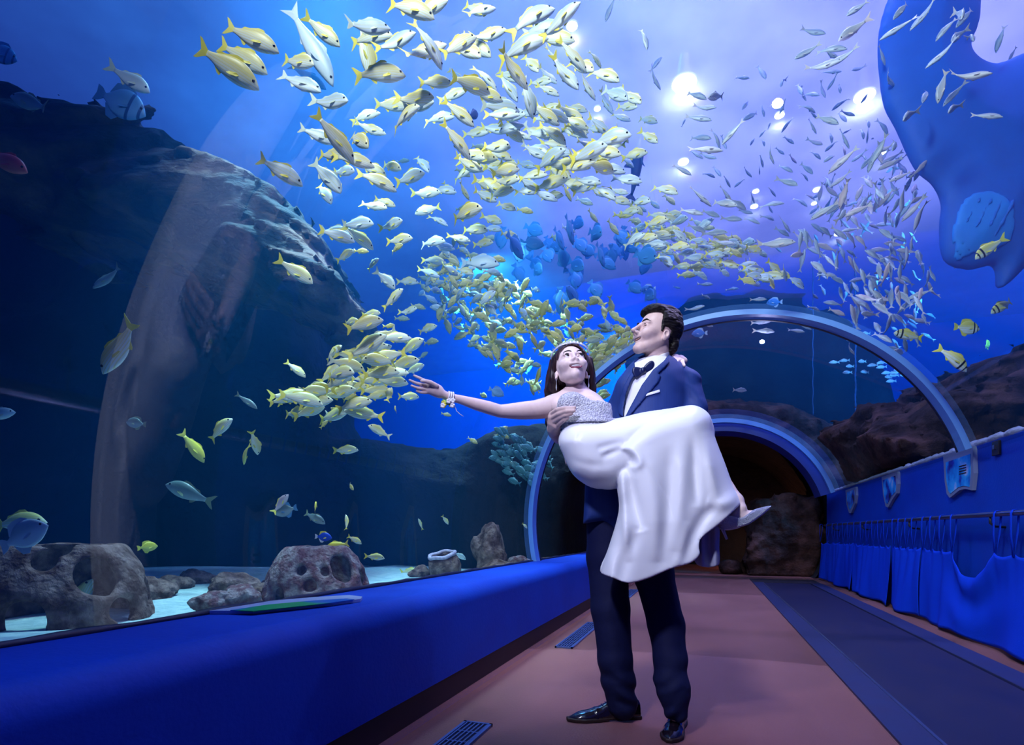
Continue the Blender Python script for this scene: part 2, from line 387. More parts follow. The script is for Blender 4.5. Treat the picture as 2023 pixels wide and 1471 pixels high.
# lamps over the water
M['lamp_glass'] = mat('lamp_glass', (1, 1, 1), emit=((.95, .95, 1), 9))
def tank_lamp(px, py, r, power, label):
    z = SURF+.16; c = Pz(px, py, z); t = empty('tank_lamp', c, label, 'lamp', None)
    bm = bmesh.new(); bmesh.ops.create_cone(bm, cap_ends=True, segments=24, radius1=r, radius2=r*.6, depth=.3)
    for v in bm.verts: v.co.z += .17
    bm_obj('lamp_housing', bm, M['dark_metal'], t)
    bm = bmesh.new(); bmesh.ops.create_uvsphere(bm, u_segments=20, v_segments=8, radius=r*.92)
    for v in bm.verts: v.co.z *= .3
    bm_obj('lamp_lens', bm, M['lamp_glass'], t, True)
    if power > 1.3: lamp('lamp_beam', 'SPOT', (c.x, c.y, z-.08), (c.x, c.y, 0), power, (.78, .76, 1), r*.7, None, 120, 1)
for a in [(1352, 165, .17, 2.2, 'biggest lamp glare, over the groom head'), (1708, 190, .14, 1.4, 'second lamp glare, beside the dark manta edge'), (1540, 228, .07, 2.5, 'small lamp glare between the two big ones'), (1130, 52, .07, 2.5, 'lamp glare behind the topmost fish rows'), (1180, 215, .05, 1.5, 'tiny lamp glare right of the dense school'),
          (1493, 378, .06, 1.2, 'upper lamp of the pair left above the blue arch'), (1490, 408, .07, 1.2, 'lower lamp of the pair left above the blue arch'), (1614, 375, .07, 1.2, 'upper lamp of the pair right above the blue arch'), (1608, 402, .05, 1.2, 'lower lamp of the pair right above the blue arch'), (1350, 320, .09, 2, 'lamp glare under the biggest one'), (1656, 462, .08, 1, 'low lamp among the slim silver fish'), (1744, 305, .06, 1.2, 'lamp glare right under the second one')]: tank_lamp(*a)

# ------------------------------------------------------------------ tunnel furniture
def ray_dir(px, py): return FW+RT*((px-CX)/F)+UP*((HY-py)/F)
def PX(px, py, X):
    r = ray_dir(px, py); return CAM+r*(X/r.x)
# moving walkway
wk = empty('moving_walkway', (1.2, 5, 0), 'dark blue rubber moving walkway belt set into floor along right side', 'walkway')
def wk_box(nm, x0, x1, z, m, y1=9.95): o = box(nm, (x0-1.2, Y0-5, -.01), (x1-1.2, y1-5, z), m, wk); return o
wk_box('belt', .87, 1.535, .006, M['belt'])
wk_box('edge_strip', .70, .865, .012, M['belt_edge']); wk_box('edge_strip', 1.54, 1.715, .012, M['belt_edge'])
wk_box('metal_joint', .845, .858, .016, M['steel']); wk_box('metal_joint', 1.541, 1.550, .015, M['dark_metal'])
box('landing_plate', (.70-1.2, 9.95-5, -.01), (1.715-1.2, 10.7-5, .010), M['dark_metal'], wk)
# floor vents
def vent(y0, y1, x0, x1, label):
    t = empty('floor_vent', ((x0+x1)/2, (y0+y1)/2, 0), label, 'vent', 'floor vents beside the left wall')
    a, b = (x1-x0)/2, (y1-y0)/2
    bm = bmesh.new()
    for lo, hi in (((-a, -b, 0), (-a+.012, b, .012)), ((a-.012, -b, 0), (a, b, .012)), ((-a, -b, 0), (a, -b+.012, .012)), ((-a, b-.012, 0), (a, b, .012))): box_bm(bm, lo, hi)
    bm_obj('frame', bm, M['vent'], t)
    bm = bmesh.new()
    for i in range(6):
        x = -a+.018+i*(2*a-.036)/5; box_bm(bm, (x-.003, -b+.012, 0), (x+.003, b-.012, .010))
    nn = int((y1-y0)/.11)
    for i in range(1, nn):
        y = -b+i*2*b/nn; box_bm(bm, (-a+.012, y-.004, 0), (a-.012, y+.004, .009))
    bm_obj('grille', bm, M['vent'], t)
    box('duct', (-a+.01, -b+.01, -.005), (a-.01, b-.01, .002), M['dark_metal'], t)
M['vent'] = mat('vent_metal', (.10, .15, .38), .4, .5, .6)
vent(3.85, 5.0, -1.03, -.90, 'long metal floor vent grille left of the groom, at mid distance')
vent(1.2, 2.2, -.99, -.86, 'floor vent grille at the bottom edge, nearest the camera')
vent(6.9, 8.1, -1.05, -.92, 'small far floor vent seen between the groom trouser legs')
# handrail with brackets
hr = empty('handrail', (RX-.09, 7, .95), 'metal handrail pipe along the blue right wall holding the curtains', 'handrail')
tube('rail', [(0, -6.5, 0), (0, -3, 0), (0, 0, 0), (0, 3.9, 0)], .018, M['steel'], hr, 12)
for y in (4.9, 6.6, 8.4, 10.2, 3.2):
    b = tube('bracket', [(0, y-7, -.012), (0, y-7, -.06), (.03, y-7, -.085), (.09, y-7, -.09)], .009, M['dark_metal'], hr, 8)
# curtains hung on straps
M['cloth'] = mat('blue_cloth', (.004, .05, .62), .85, .1, sheen=.0, bump=(140, .12))
XW = RX-.09
def curtain(pxs, y_near, y_far, sag, seed, label):
    rnd = random.Random(seed)
    ys = sorted(PX(p, 1030, XW).y for p in pxs)
    t = empty('curtain', (XW, (y_near+y_far)/2, .95), label, 'curtain', 'blue curtains on the right handrail')
    oy = t.location.y
    def ztop(y):
        lo = max([s for s in ys if s <= y], default=y_near); hi = min([s for s in ys if s >= y], default=y_far)
        if hi-lo < 1e-4: return -.27
        u = (y-lo)/(hi-lo); dip = min(.16, .10*(hi-lo)+.0) if hi-lo < .6 else sag
        return -.27-4*dip*u*(1-u)*(1 if lo != hi else 0)
    ny = int((y_far-y_near)/.018); nz = 26; V = []; Fc = []
    ph = [rnd.uniform(0, 6.28) for _ in range(4)]
    for i in range(ny+1):
        y = y_near+(y_far-y_near)*i/ny; zt = ztop(y)
        zb = -.925+.012*math.sin(y*7+ph[0])
        for k in range(nz+1):
            s = k/nz; z = zt+(zb-zt)*s
            near = min([abs(y-q) for q in ys] or [1])
            f = .010*math.sin(y*13+ph[1]+1.2*s+2*math.sin(y*3+ph[0]))*(.3+.7*s)+.03*math.sin(y*5.3+ph[2]-s*1.5)*s+.006*math.sin(y*27+ph[3])*(1-s)+.02*math.exp(-(near/.05)**2)*(1-s)**2
            # swag folds under a sagging span
            if sag > .05:
                f -= .035*math.sin(s*9+abs(y-swag[0])*4)*math.exp(-((y-swag[0])/.45)**2)*(1-s)
            V.append((-.012+f-.035*s, y-oy, z))
    for i in range(ny):
        for k in range(nz):
            a = i*(nz+1)+k; Fc.append((a, a+nz+1, a+nz+2, a+1))
    c = mesh('cloth', V, Fc, M['cloth'], t, True); md = c.modifiers.new('t', 'SOLIDIFY'); md.thickness = .004
    for q in ys:
        j = rnd.uniform(-.02, .02); bm = bmesh.new()
        for sx in (-.021, .021):
            sweep_bm(bm, [(sx*.6, q-oy+j*.5, .022), (sx, q-oy+j*.5, 0), (sx*.8-.006, q-oy+j*.3, -.14), (-.012, q-oy, -.29)], .016, 6, True, .12, (1, 0, 0))
        sweep_bm(bm, [(-.015, q-oy+j*.5, .021), (0, q-oy+j*.5, .0235), (.015, q-oy+j*.5, .021)], .016, 6, True, .15, (0, 0, 1))
        bm_obj('strap', bm, M['cloth'], t, True)
swag = [PX(1929, 1090, XW).y]
def cY(px): return PX(px, 1040, XW).y
curtain([1609, 1622, 1635, 1647, 1657, 1667, 1677], cY(1686), 11.1, 0, 1, 'farthest blue curtain panel by the rock wall at the rail end')
curtain([1690, 1703, 1714, 1726, 1738, 1750], cY(1762), cY(1687), 0, 2, 'second blue curtain panel from the rock wall, with dark fold at its near edge')
curtain([1767, 1778, 1792, 1806], cY(1822), cY(1763), 0, 3, 'third blue curtain panel from the rock wall, below the middle wall sign')
curtain([1826, 1842, 1861, 1884, 1970, 2006, 2040, 2090, 2150, 2230], 3.1, cY(1823), .20, 4, 'nearest and widest blue curtain panel with a deep sag between its straps')
M['sign_frame'] = mat('sign_frame', (.26, .30, .46), .35, .5, .2)
# exhibit signs hung on the wall
def sign(outer, inner, label, content):
    X = RX-.012
    O = [PX(*p, X) for p in outer]; t0 = O[0]
    t = empty('exhibit_sign', t0, label, 'sign', None)
    def slab(nm, pts, x0, x1, m, par):
        n = len(pts); V = [(x0-RX, p.y-t0.y, p.z-t0.z) for p in pts]+[(x1-RX, p.y-t0.y, p.z-t0.z) for p in pts]
        V = [(a+RX-t0.x, b, c) for a, b, c in V]
        Fc = [tuple(range(n)), tuple(range(2*n-1, n-1, -1))]+[(i, i+n, (i+1) % n+n, (i+1) % n) for i in range(n)]
        bm = bmesh.new(); vs = [bm.verts.new(v) for v in V]; [bm.faces.new([vs[i] for i in f]) for f in Fc]
        return bm_obj(nm, bm, m, par)
    slab('frame', O, RX-.03, RX-.001, M['sign_frame'], t)
    I = [PX(*p, X) for p in inner]
    pn = slab('picture', I, RX-.034, RX-.028, content, t)
    return t, t0
def sign_mat(name, seed):
    m = bpy.data.materials.new(name); m.use_nodes = True; nt = m.node_tree; b = nt.nodes['Principled BSDF']; b.inputs['Roughness'].default_value = .25
    tc = nt.nodes.new('ShaderNodeTexCoord'); mp = nt.nodes.new('ShaderNodeMapping'); mp.inputs['Location'].default_value = (seed, 0, seed)
    n = nt.nodes.new('ShaderNodeTexNoise'); n.inputs['Scale'].default_value = 5; n.inputs['Detail'].default_value = 3
    r = nt.nodes.new('ShaderNodeValToRGB'); e = r.color_ramp.elements
    e[0].position = .32; e[0].color = (.01, .02, .05, 1); e[1].position = .80; e[1].color = (.9, .35, .25, 1)
    for p, c in ((.42, (.03, .05, .45, 1)), (.5, (.02, .30, .85, 1)), (.60, (.05, .45, .95, 1)), (.70, (.5, .6, .95, 1))):
        k = e.new(p); k.color = c
    nt.links.new(tc.outputs['Object'], mp.inputs[0]); nt.links.new(mp.outputs[0], n.inputs[0]); nt.links.new(n.outputs[0], r.inputs[0]); nt.links.new(r.outputs[0], b.inputs['Base Color'])
    b.inputs['Emission Strength'].default_value = .0
    return m
s3, o3 = sign([(1868, 900), (1927, 881), (1929, 934), (1925, 968), (1912, 965), (1900, 968), (1889, 977), (1881, 983), (1875, 975), (1871, 950)],
     [(1874, 913), (1923, 896), (1923, 935), (1921, 961), (1910, 959), (1899, 962), (1888, 971), (1883, 975), (1879, 968), (1875, 945)], 'largest and nearest of the three framed wall signs, blue picture with text lines', sign_mat('sign_picture', 1.0))
for k in range(4):
    a = PX(1905, 921+k*5, RX); b = PX(1919, 917+k*5, RX)
    box('text_line', (RX-.0365-o3.x, min(a.y, b.y)-o3.y, a.z-.004-o3.z), (RX-.034-o3.x, max(a.y, b.y)-o3.y, a.z+.004-o3.z), M['dark_metal'], s3)
sign([(1745, 942), (1776, 931), (1777, 955), (1775, 974), (1767, 985), (1758, 1002), (1753, 1000), (1748, 977)], [(1748, 948), (1773, 939), (1774, 956), (1773, 971), (1765, 980), (1757, 995), (1754, 993), (1750, 974)], 'middle of the three framed wall signs, over the third curtain', sign_mat('sign_picture_green', 4.2))
sign([(1673, 968), (1693, 961), (1694, 978), (1692, 994), (1684, 1013), (1680, 1013), (1675, 996)], [(1676, 972), (1690, 967), (1691, 979), (1690, 991), (1683, 1006), (1681, 1006), (1677, 992)], 'smallest and farthest of the three framed wall signs', sign_mat('sign_picture_dark', 7.7))
# small clip on the wall by the big sign
c0 = PX(1972, 884, RX)
t = empty('wall_clip', c0, 'small black clip on top of right wall near the largest sign', 'clip')
box('plate', (-.02, -.05, -.055), (-.002, .05, .05), M['dark_metal'], t, .004); box('tongue', (-.03, -.015, -.01), (-.018, .015, .02), M['steel'], t)
# ragged sealant bead between right wall and acrylic
bm = bmesh.new(); rr = random.Random(5); pts = []; rad = []
y = 3.0
while y < 11.1:
    pts.append((RX-.005+.035+rr.uniform(-.006, .006), y, RTOP+.012)); rad.append(.028+rr.uniform(-.012, .014)); y += .06
sweep_bm(bm, pts, rad, 8, True); M['seal'] = mat('sealant', (.22, .24, .36), .8, bump=(20, .8)); struct(bm_obj('trim_1', bm, M['seal'], None, True))
bm = bmesh.new(); pts = [(-1.625, yy*.1, LTOP+.004) for yy in range(-20, 111)]; sweep_bm(bm, pts, [.012+rr.uniform(-.004, .005) for _ in pts], 8, True); struct(bm_obj('trim_2', bm, M['ring_dark'], None, True))
# flat picture panel lying on the left parapet
def parapet_panel():
    out = [(414, 1211), (440, 1203), (520, 1192), (620, 1183), (690, 1179), (716, 1182), (712, 1187), (660, 1194), (500, 1211)]
    inn = [(455, 1205), (530, 1194), (620, 1186), (685, 1182), (700, 1184), (650, 1191), (500, 1207)]
    O = [Pz(x, y, LTOP+.004) for x, y in out]; I = [Pz(x, y, LTOP+.0145) for x, y in inn]; c = sum(O, Vector())/len(O)
    t = empty('parapet_panel', c, 'flat blue and green picture panel with white border lying on left parapet', 'sign')
    def slab(nm, pts, z0, z1, m):
        n = len(pts); bm = bmesh.new(); a = [bm.verts.new((p.x-c.x, p.y-c.y, z0-c.z)) for p in pts]; b = [bm.verts.new((p.x-c.x, p.y-c.y, z1-c.z)) for p in pts]
        bm.faces.new(a[::-1]); bm.faces.new(b)
        for i in range(n): bm.faces.new([a[i], a[(i+1) % n], b[(i+1) % n], b[i]])
        return bm_obj(nm, bm, m, t)
    slab('board', O, LTOP+.001, LTOP+.013, mat('panel_border', (.55, .6, .75), .3))
    slab('picture', I, LTOP+.0125, LTOP+.0155, mat('panel_picture', (.02, .16, .55), .3, noise=(3.0, (.02, .45, .10), .45, .55, 3)))
parapet_panel()
# far end: rock-clad passage
struct(box('wall_end', (-3, 15.2, -.1), (3.2, 15.5, 3.4), M['rock_shaded']))
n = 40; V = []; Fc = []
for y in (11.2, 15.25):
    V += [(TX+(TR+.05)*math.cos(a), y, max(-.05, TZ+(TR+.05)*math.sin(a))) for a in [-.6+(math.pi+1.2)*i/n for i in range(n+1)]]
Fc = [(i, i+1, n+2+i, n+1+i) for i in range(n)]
struct(mesh('wall_passage', V, Fc, M['rock_shaded'], None, True))

# ------------------------------------------------------------------ rocks and reef pieces
def world_of(G):   # camera-frame grid (right, forward, up) -> world X,Y,Z arrays
    return G[0]*RT.x+G[1]*FW.x, G[0]*RT.y+G[1]*FW.y, G[2]+CAMH
def rock_slab(name, poly, d0, d1, h, amp, m, label, stretch=(1, 1, 1), sc=.9, kround=.3, ledge=None):
    "rock whose outline from the walkway is poly; d0..d1 is its own depth range; the tunnel stays clear of it"
    dm = d0+.25*(d1-d0)
    pts = [((x-CX)/F*dm, (HY-y)/F*dm) for x, y in poly]
    xs = [p[0] for p in pts]; ys = [p[1] for p in pts]; e = amp+.25
    lo = (min(xs)-e, d0-e, min(ys)-e)
    G = grid(lo, (max(xs)+e, d1+e, max(ys)+e), h)
    D = smax(poly2d(G[0], G[2], pts), np.abs(G[1]-(d0+d1)/2)-(d1-d0)/2, kround)
    X, Y, Z = world_of(G)
    D = D+amp*.75-amp*2.0*fbm(X*stretch[0], Y*stretch[1], Z*stretch[2], sc, 4, True)-amp*.7*fbm(X*stretch[0]+9, Y*stretch[1], Z*stretch[2], sc*3.7, 3)-amp*.5*fbm(X*stretch[0]+9, Y*stretch[1], Z*stretch[2]*1.3, sc*9, 2, True)
    if ledge: u = Z*ledge[0]+ledge[1]*fbm(X, Y, Z*.4, .5, 3)+.25*X; D = D+ledge[2]*(np.abs((u % 1)-.62)**.6-.6)+ledge[2]*.6*((u*2.7+X*.3) % 1-.5)
    D = np.maximum(D, -(np.hypot(X-TX, Z-TZ)-(TR+.12))); D = np.maximum(D, .12-Z); D = np.maximum(D, -np.maximum(np.maximum(-1.85-X, X-2.6), np.maximum(Z-1.6, Y-15.6)))
    def xf(V): return np.array(CAM)+V[:, :1]*np.array(RT)+V[:, 1:2]*np.array(FW)+V[:, 2:]*np.array(UP)
    return tag(sdf_obj(name, D, lo, h, m, None, xf), label, 'rock')
rock_slab('rock_overhang', [(-90, 150), (0, 185), (60, 225), (130, 250), (200, 265), (270, 290), (330, 310), (375, 312), (440, 345), (490, 370), (545, 412), (590, 445), (645, 480), (668, 525), (690, 590), (692, 640), (640, 650), (600, 600), (560, 560), (480, 520), (380, 480), (250, 430), (100, 400), (-90, 380)],
          4.2, 6.4, .042, .15, M['rock'], 'big layered grey rock overhang jutting over the dark left side of tank', (.8, .8, 1.8), .9, .30, (2.1, 3.0, .13))
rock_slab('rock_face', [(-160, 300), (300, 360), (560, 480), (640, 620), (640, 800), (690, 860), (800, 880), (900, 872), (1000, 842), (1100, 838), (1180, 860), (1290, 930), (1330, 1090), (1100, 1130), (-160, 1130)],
          7.2, 9.4, .09, .22, M['rock_shaded'], 'dark back rock face filling the shadow under the overhang', (1, 1, 1.6), .6, .4)
rock_slab('rock_ridge', [(1655, 950), (1680, 880), (1710, 858), (1760, 838), (1790, 800), (1806, 765), (1850, 772), (1890, 752), (1930, 742), (1975, 715), (2030, 690), (2160, 640), (2160, 1000), (1655, 1000)],
          6.0, 8.6, .05, .20, M['rock_red'], 'reddish brown rock ridge behind the right wall', (1, 1, 1.3), 1.5, .25, (2.4, 3.0, .10))
rock_slab('dark_water_mass', [(1250, 640), (1380, 590), (1500, 580), (1620, 610), (1700, 680), (1760, 780), (1820, 930), (1250, 930)], 13.4, 15.6, .16, .3, M['rock_shaded'], 'far dark rock mass seen through blue arch, behind the portal rock', (1, 1, 1.3), .5, .5)  # added far slab, darkens the deep water inside the arch
def portal_rock():
    h = .055; lo = (-3.6, 10.95, .1); G = grid(lo, (4.2, 14.2, 4.2), h); X, Y, Z = G
    r = np.hypot(X-TX, Z-TZ); a = np.arctan2(Z-TZ, X-TX)
    rout = 2.45+.22*np.cos(a*2+.4)+.10*np.sin(3*a)
    D = smax(r-rout-.25*np.clip(Y-11, 0, 2), 11.35-Y+.25*(r-1.8), .2)
    D = D-.36*fbm(X, Y*.6, Z, 1.0, 4, True)-.16*fbm(X, Y, Z, 3.6, 3)-.10*fbm(X, Y, Z, 7, 2, True)
    D = np.maximum(D, -(r-(TR+.10))); D = np.maximum(D, Y-14); D = np.maximum(D, .15-Z); D = np.maximum(D, 11.15-Y)
    D = np.maximum(D, -np.maximum(np.maximum(-2.42-X, X-2.45), Z-3.12))if False else D
    return tag(sdf_obj('rock_portal', D, lo, h, M['rock_red']), 'dark rounded rock arch draped over the far tunnel end', 'rock')
portal_rock()
def passage_rock(name, lo, hi, amp, label, seed=0):
    h = .035; e = amp+.1; l = tuple(a-e for a in lo); G = grid(l, tuple(a+e for a in hi), h); X, Y, Z = G
    q = [np.abs(G[i]-(lo[i]+hi[i])/2)-(hi[i]-lo[i])/2 for i in range(3)]
    D = smax(smax(q[0], q[1], .3), q[2], .3)-2*amp*fbm(X+seed, Y, Z, 1.6, 4, True)-amp*.6*fbm(X, Y+seed, Z, 6, 3)
    D = np.maximum(D, .005-Z); D = np.maximum(D, X-2.09); D = np.maximum(D, 11.25-Y)
    return tag(sdf_obj(name, D, l, h, M['rock_red']), label, 'rock')
passage_rock('rock_buttress', (.75, 11.6, -.2), (2.0, 13.0, 1.45), .16, 'reddish rock buttress beside the passage behind the silver shoe')
passage_rock('boulder', (.20, 11.7, -.1), (.62, 12.2, .28), .08, 'small low boulder at foot of the passage rock', 4)
# reef balls
def reef_ball(name, px, py, d, r, hgt, rtop, holes, label, m, hollow=.6):
    h = r/28; c = P(px, py, d); c.z = SANDZ-.02
    lo = (-r*1.15, -r*1.15, -.03); G = grid(lo, (r*1.15, r*1.15, hgt*1.12), h); X, Y, Z = G
    rad = np.hypot(X, Y); t = np.clip(Z/hgt, 0, 1)
    prof = r*(1-t**2.2)+rtop*t**2.2
    D = smax((rad-prof)*.85, Z-hgt, .03*r/.4)
    D = np.maximum(D, -(rad-prof+.16*r)) if hollow else D
    D = np.maximum(D, -Z)
    for (ang, zz, hr) in holes:
        a = math.atan2(-c.y, -c.x)+math.radians(ang); dx, dy = math.cos(a), math.sin(a)
        al = X*dx+Y*dy; cr = -X*dy+Y*dx
        D = smax(D, -np.maximum(np.hypot(cr, Z-zz*hgt)-hr*r, -al), .03*r/.4)
    D = D-.035*r*fbm(X+px, Y, Z, 14/r*.4, 3)*2
    o = sdf_obj(name, D, lo, h, m, None, None, 1); o.location = c
    return tag(o, label, 'reef ball')
M['reef'] = mat('reef_concrete', (.10, .052, .045), .95, .1, noise=(13, (.32, .20, .18), .40, .68, 12), bump=(40, 1.0, 10))
M['reef_red'] = mat('reef_concrete_red', (.16, .07, .08), .95, .1, noise=(17, (.34, .26, .27), .42, .66, 10), bump=(45, 1.0, 10))
reef_ball('reef_ball', 125, 1230, 2.9, .40, .40, .27, [(24, .60, .24), (40, .16, .17), (-22, .15, .22), (-14, .82, .13), (80, .3, .22), (-75, .4, .25), (0, .95, .08)], 'large grey reef ball with round holes, at far left behind the parapet', M['reef'])
reef_ball('reef_ball', 628, 1192, 3.6, .335, .375, .19, [(-8, .40, .12), (34, .62, .24), (-20, .62, .08), (8, .60, .07), (-48, .20, .16), (70, .4, .2)], 'reddish reef ball with flat top and holes, behind the parapet picture panel', M['reef_red'])
def reef_pot():
    c = P(882, 1130, 5.6); c.z = SANDZ
    t = empty('reef_pot', c, 'small rough pot with a pale purple rim standing on the sand', 'pot')
    prof = [(.001, .0), (.15, 0), (.165, .10), (.15, .18), (.125, .225), (.11, .225), (.12, .17), (.13, .1), (.11, .03), (.001, .03)]
    bm = bmesh.new(); n = 28; rings = [[bm.verts.new((r*math.cos(2*math.pi*j/n)*(1+.08*mnoise.noise((r*9, j*.9, z*9))), r*math.sin(2*math.pi*j/n)*(1+.08*mnoise.noise((j*.7, r*9, z*9))), z)) for j in range(n)] for r, z in prof]
    for i in range(len(prof)-1):
        for j in range(n): bm.faces.new([rings[i][j], rings[i][(j+1) % n], rings[i+1][(j+1) % n], rings[i+1][j]])
    bm_obj('pot_wall', bm, M['reef'], t, True)
    tube('rim', [(.128*math.cos(a*math.pi/14), .128*math.sin(a*math.pi/14), .228+.006*math.sin(a)) for a in range(29)], .020, mat('coralline_rim', (.42, .30, .42), .9, noise=(30, (.6, .5, .6), .4, .7)), t, 8)
    t.rotation_euler = (math.radians(14), math.radians(-5), 0)
reef_pot()
def stone(px, py, d, r, label, seed, m=None, sq=.7, z=None, group='rubble stones on the sand'):
    c = P(px, py, d); bm = bmesh.new(); bmesh.ops.create_icosphere(bm, subdivisions=4, radius=1); rr = random.Random(seed); o3 = Vector((rr.random()*50, rr.random()*50, rr.random()*50))
    for v in bm.verts:
        k = 1+.35*mnoise.noise(v.co*1.3+o3)+.16*mnoise.noise(v.co*3.4+o3)+.06*mnoise.noise(v.co*9+o3)
        v.co = Vector((v.co.x*r*k*1.25, v.co.y*r*k, v.co.z*r*k*sq))
    o = bm_obj('stone', bm, m or M['reef'], None, True); o.location = (c.x, c.y, (SANDZ+r*sq*.55) if z is None else z); o.rotation_euler = (0, 0, rr.random()*6)
    return tag(o, label, 'stone', group)
for i, (px, py, d, r, lab) in enumerate([
    (345, 1185, 4.2, .11, 'pale low stone right of the large left reef ball'), (300, 1190, 3.6, .13, 'grey stone touching the large left reef ball'), (385, 1180, 4.6, .12, 'rounded stone in the gap between the two reef balls, left one'),
    (462, 1170, 3.9, .14, 'tall pale rounded stone left of the reddish reef ball'), (430, 1195, 3.2, .10, 'knobbly brown stone at the left end of the rubble bank'), (475, 1190, 3.3, .12, 'knobbly brown stone in the middle of the rubble bank'),
    (520, 1178, 3.6, .11, 'pale stone leaning against the reddish reef ball'), (545, 1160, 4.4, .08, 'small stone behind the reddish reef ball, left side'), (255, 1195, 4.4, .10, 'small stone behind the large left reef ball'),
    (935, 1118, 5.2, .07, 'low dark stone right of the reef pot'), (985, 1105, 5.6, .15, 'dark stone left of the blue arch foot'), (1025, 1095, 6.2, .16, 'reddish block stone just left of the arch foot'),
    (1072, 1090, 6.8, .13, 'dark stone on bright sand right of the arch foot'), (1105, 1090, 7.0, .07, 'small dark stone right of the arch foot, middle one'), (1140, 1087, 7.2, .07, 'small dark stone right of the arch foot, last one'), (830, 1128, 5.6, .09, 'flat stone left of the reef pot')]):
    stone(px, py, d, r, lab, i, M['reef_red'] if i in (4, 5, 11) else None)
stone(968, 1075, 6.5, .20, 'tall pointed bluish stone standing behind the reef pot', 77, M['reef'], 1.7, None, None)
# ropes hanging in the tank beyond the arch
for k, (px, y0, lab) in enumerate([(1690, 860, 'beaded rope hanging in dark water, right one'), (1606, 820, 'thin rope hanging in dark water left of the beaded one')]):
    a = P(px, y0, 11.5); pts = [(a.x+.006*math.sin(i*.7), a.y, a.z+(SURF-.2-a.z)*i/70) for i in range(71)]
    t = empty('hanging_rope', a, lab, 'rope'); pts = [Vector(p)-a for p in pts]
    tube('rope', pts, .010 if k else [.012+.012*(i % 2) for i in range(len(pts))], mat('rope%d' % k, (.03, .07, .2), .7), t, 6)

# ------------------------------------------------------------------ fish
def fish_mat(name, back, belly, stripe=None, freq=0, bars=(), bar_col=(.01, .01, .02), zmid=0.02, zw=.10, rough=.42):
    "scale colours of a fish: dark back to pale belly, length stripes, upright bars at given x"
    m = bpy.data.materials.new(name); m.use_nodes = True; nt = m.node_tree; b = nt.nodes['Principled BSDF']
    b.inputs['Roughness'].default_value = rough; b.inputs['Specular IOR Level'].default_value = .5
    tc = nt.nodes.new('ShaderNodeTexCoord'); sp = nt.nodes.new('ShaderNodeSeparateXYZ'); nt.links.new(tc.outputs['Object'], sp.inputs[0])
    def rng(src, a, c, lo=0, hi=1, smooth=True):
        r = nt.nodes.new('ShaderNodeMapRange'); r.interpolation_type = 'SMOOTHSTEP' if smooth else 'LINEAR'
        r.inputs[1].default_value = a; r.inputs[2].default_value = c; r.inputs[3].default_value = lo; r.inputs[4].default_value = hi
        nt.links.new(src, r.inputs[0]); return r.outputs[0]
    def mix(f, c1, c2):
        x = nt.nodes.new('ShaderNodeMix'); x.data_type = 'RGBA'; nt.links.new(f, x.inputs[0])
        for i, c in ((6, c1), (7, c2)):
            if isinstance(c, tuple): x.inputs[i].default_value = (*c, 1)
            else: nt.links.new(c, x.inputs[i])
        return x.outputs[2]
    def math_(op, a, v=None, u=None):
        x = nt.nodes.new('ShaderNodeMath'); x.operation = op; nt.links.new(a, x.inputs[0])
        if u is not None: nt.links.new(u, x.inputs[1])
        elif v is not None: x.inputs[1].default_value = v
        return x.outputs[0]
    c = mix(rng(sp.outputs[2], zmid-zw, zmid+zw), belly, back)
    if freq:
        s = math_('SINE', math_('MULTIPLY', sp.outputs[2], freq)); c = mix(rng(s, .0, .9, 0, .5), c, stripe)
    for x0, wd in bars:
        d = math_('ABSOLUTE', math_('SUBTRACT', sp.outputs[0], x0)); c = mix(rng(d, wd, wd*.6), c, bar_col)
    nt.links.new(c, b.inputs['Base Color']); return m
M['eye'] = mat('fish_eye', (.008, .008, .012), .15, .6)
M['eye_ring'] = mat('fish_eye_ring', (.6, .6, .5), .3)
M['grunt'] = fish_mat('grunt_scales', (.66, .58, .22), (.80, .84, .80), (.74, .60, .08), 150)
M['grunt_fin'] = mat('grunt_fin', (.80, .68, .08), .5)
M['pale'] = fish_mat('pale_scales', (.40, .50, .55), (.75, .82, .88), (.55, .56, .30), 90)
M['pale_fin'] = mat('pale_fin', (.62, .66, .50), .5)
M['scad'] = fish_mat('scad_scales', (.22, .26, .34), (.66, .68, .72), (.36, .38, .44), 70)
M['scad_fin'] = mat('scad_fin', (.55, .50, .48), .5)
M['pink'] = fish_mat('rosy_scales', (.50, .36, .40), (.66, .58, .62))
M['pork'] = fish_mat('porkfish_scales', (.78, .68, .12), (.80, .82, .74), (.80, .66, .08), 80, ((.25, .035), (.385, .022)))
M['silver'] = fish_mat('silver_scales', (.42, .52, .55), (.72, .80, .84))
M['silver_fin'] = mat('silver_fin', (.55, .62, .66), .5)
M['bat'] = fish_mat('batfish_scales', (.12, .36, .62), (.20, .48, .78), None, 0, ((.20, .035), (.40, .03)), (.03, .10, .28))
M['bat_fin'] = mat('batfish_fin', (.10, .30, .55), .5)
M['navy'] = mat('dark_fish', (.01, .02, .09), .5); M['red'] = fish_mat('red_scales', (.60, .06, .06), (.70, .20, .16)); M['red_fin'] = mat('red_fin', (.6, .08, .08), .5)
M['tang'] = mat('blue_tang_scales', (.02, .08, .62), .4); M['tang_fin'] = mat('tang_fin', (.85, .75, .08), .45); M['tang_white'] = mat('tang_white', (.7, .75, .85), .5)
M['dim'] = fish_mat('dusky_scales', (.10, .16, .16), (.30, .40, .42)); M['dim_fin'] = mat('dusky_fin', (.20, .26, .16), .5)
M['teal'] = fish_mat('teal_scales', (.06, .20, .24), (.14, .42, .46)); M['ghost'] = mat('pale_blue_fish', (.06, .27, .62), .5); M['yellow'] = fish_mat('yellow_scales', (.80, .66, .06), (.80, .70, .15))
SHAPES = {}
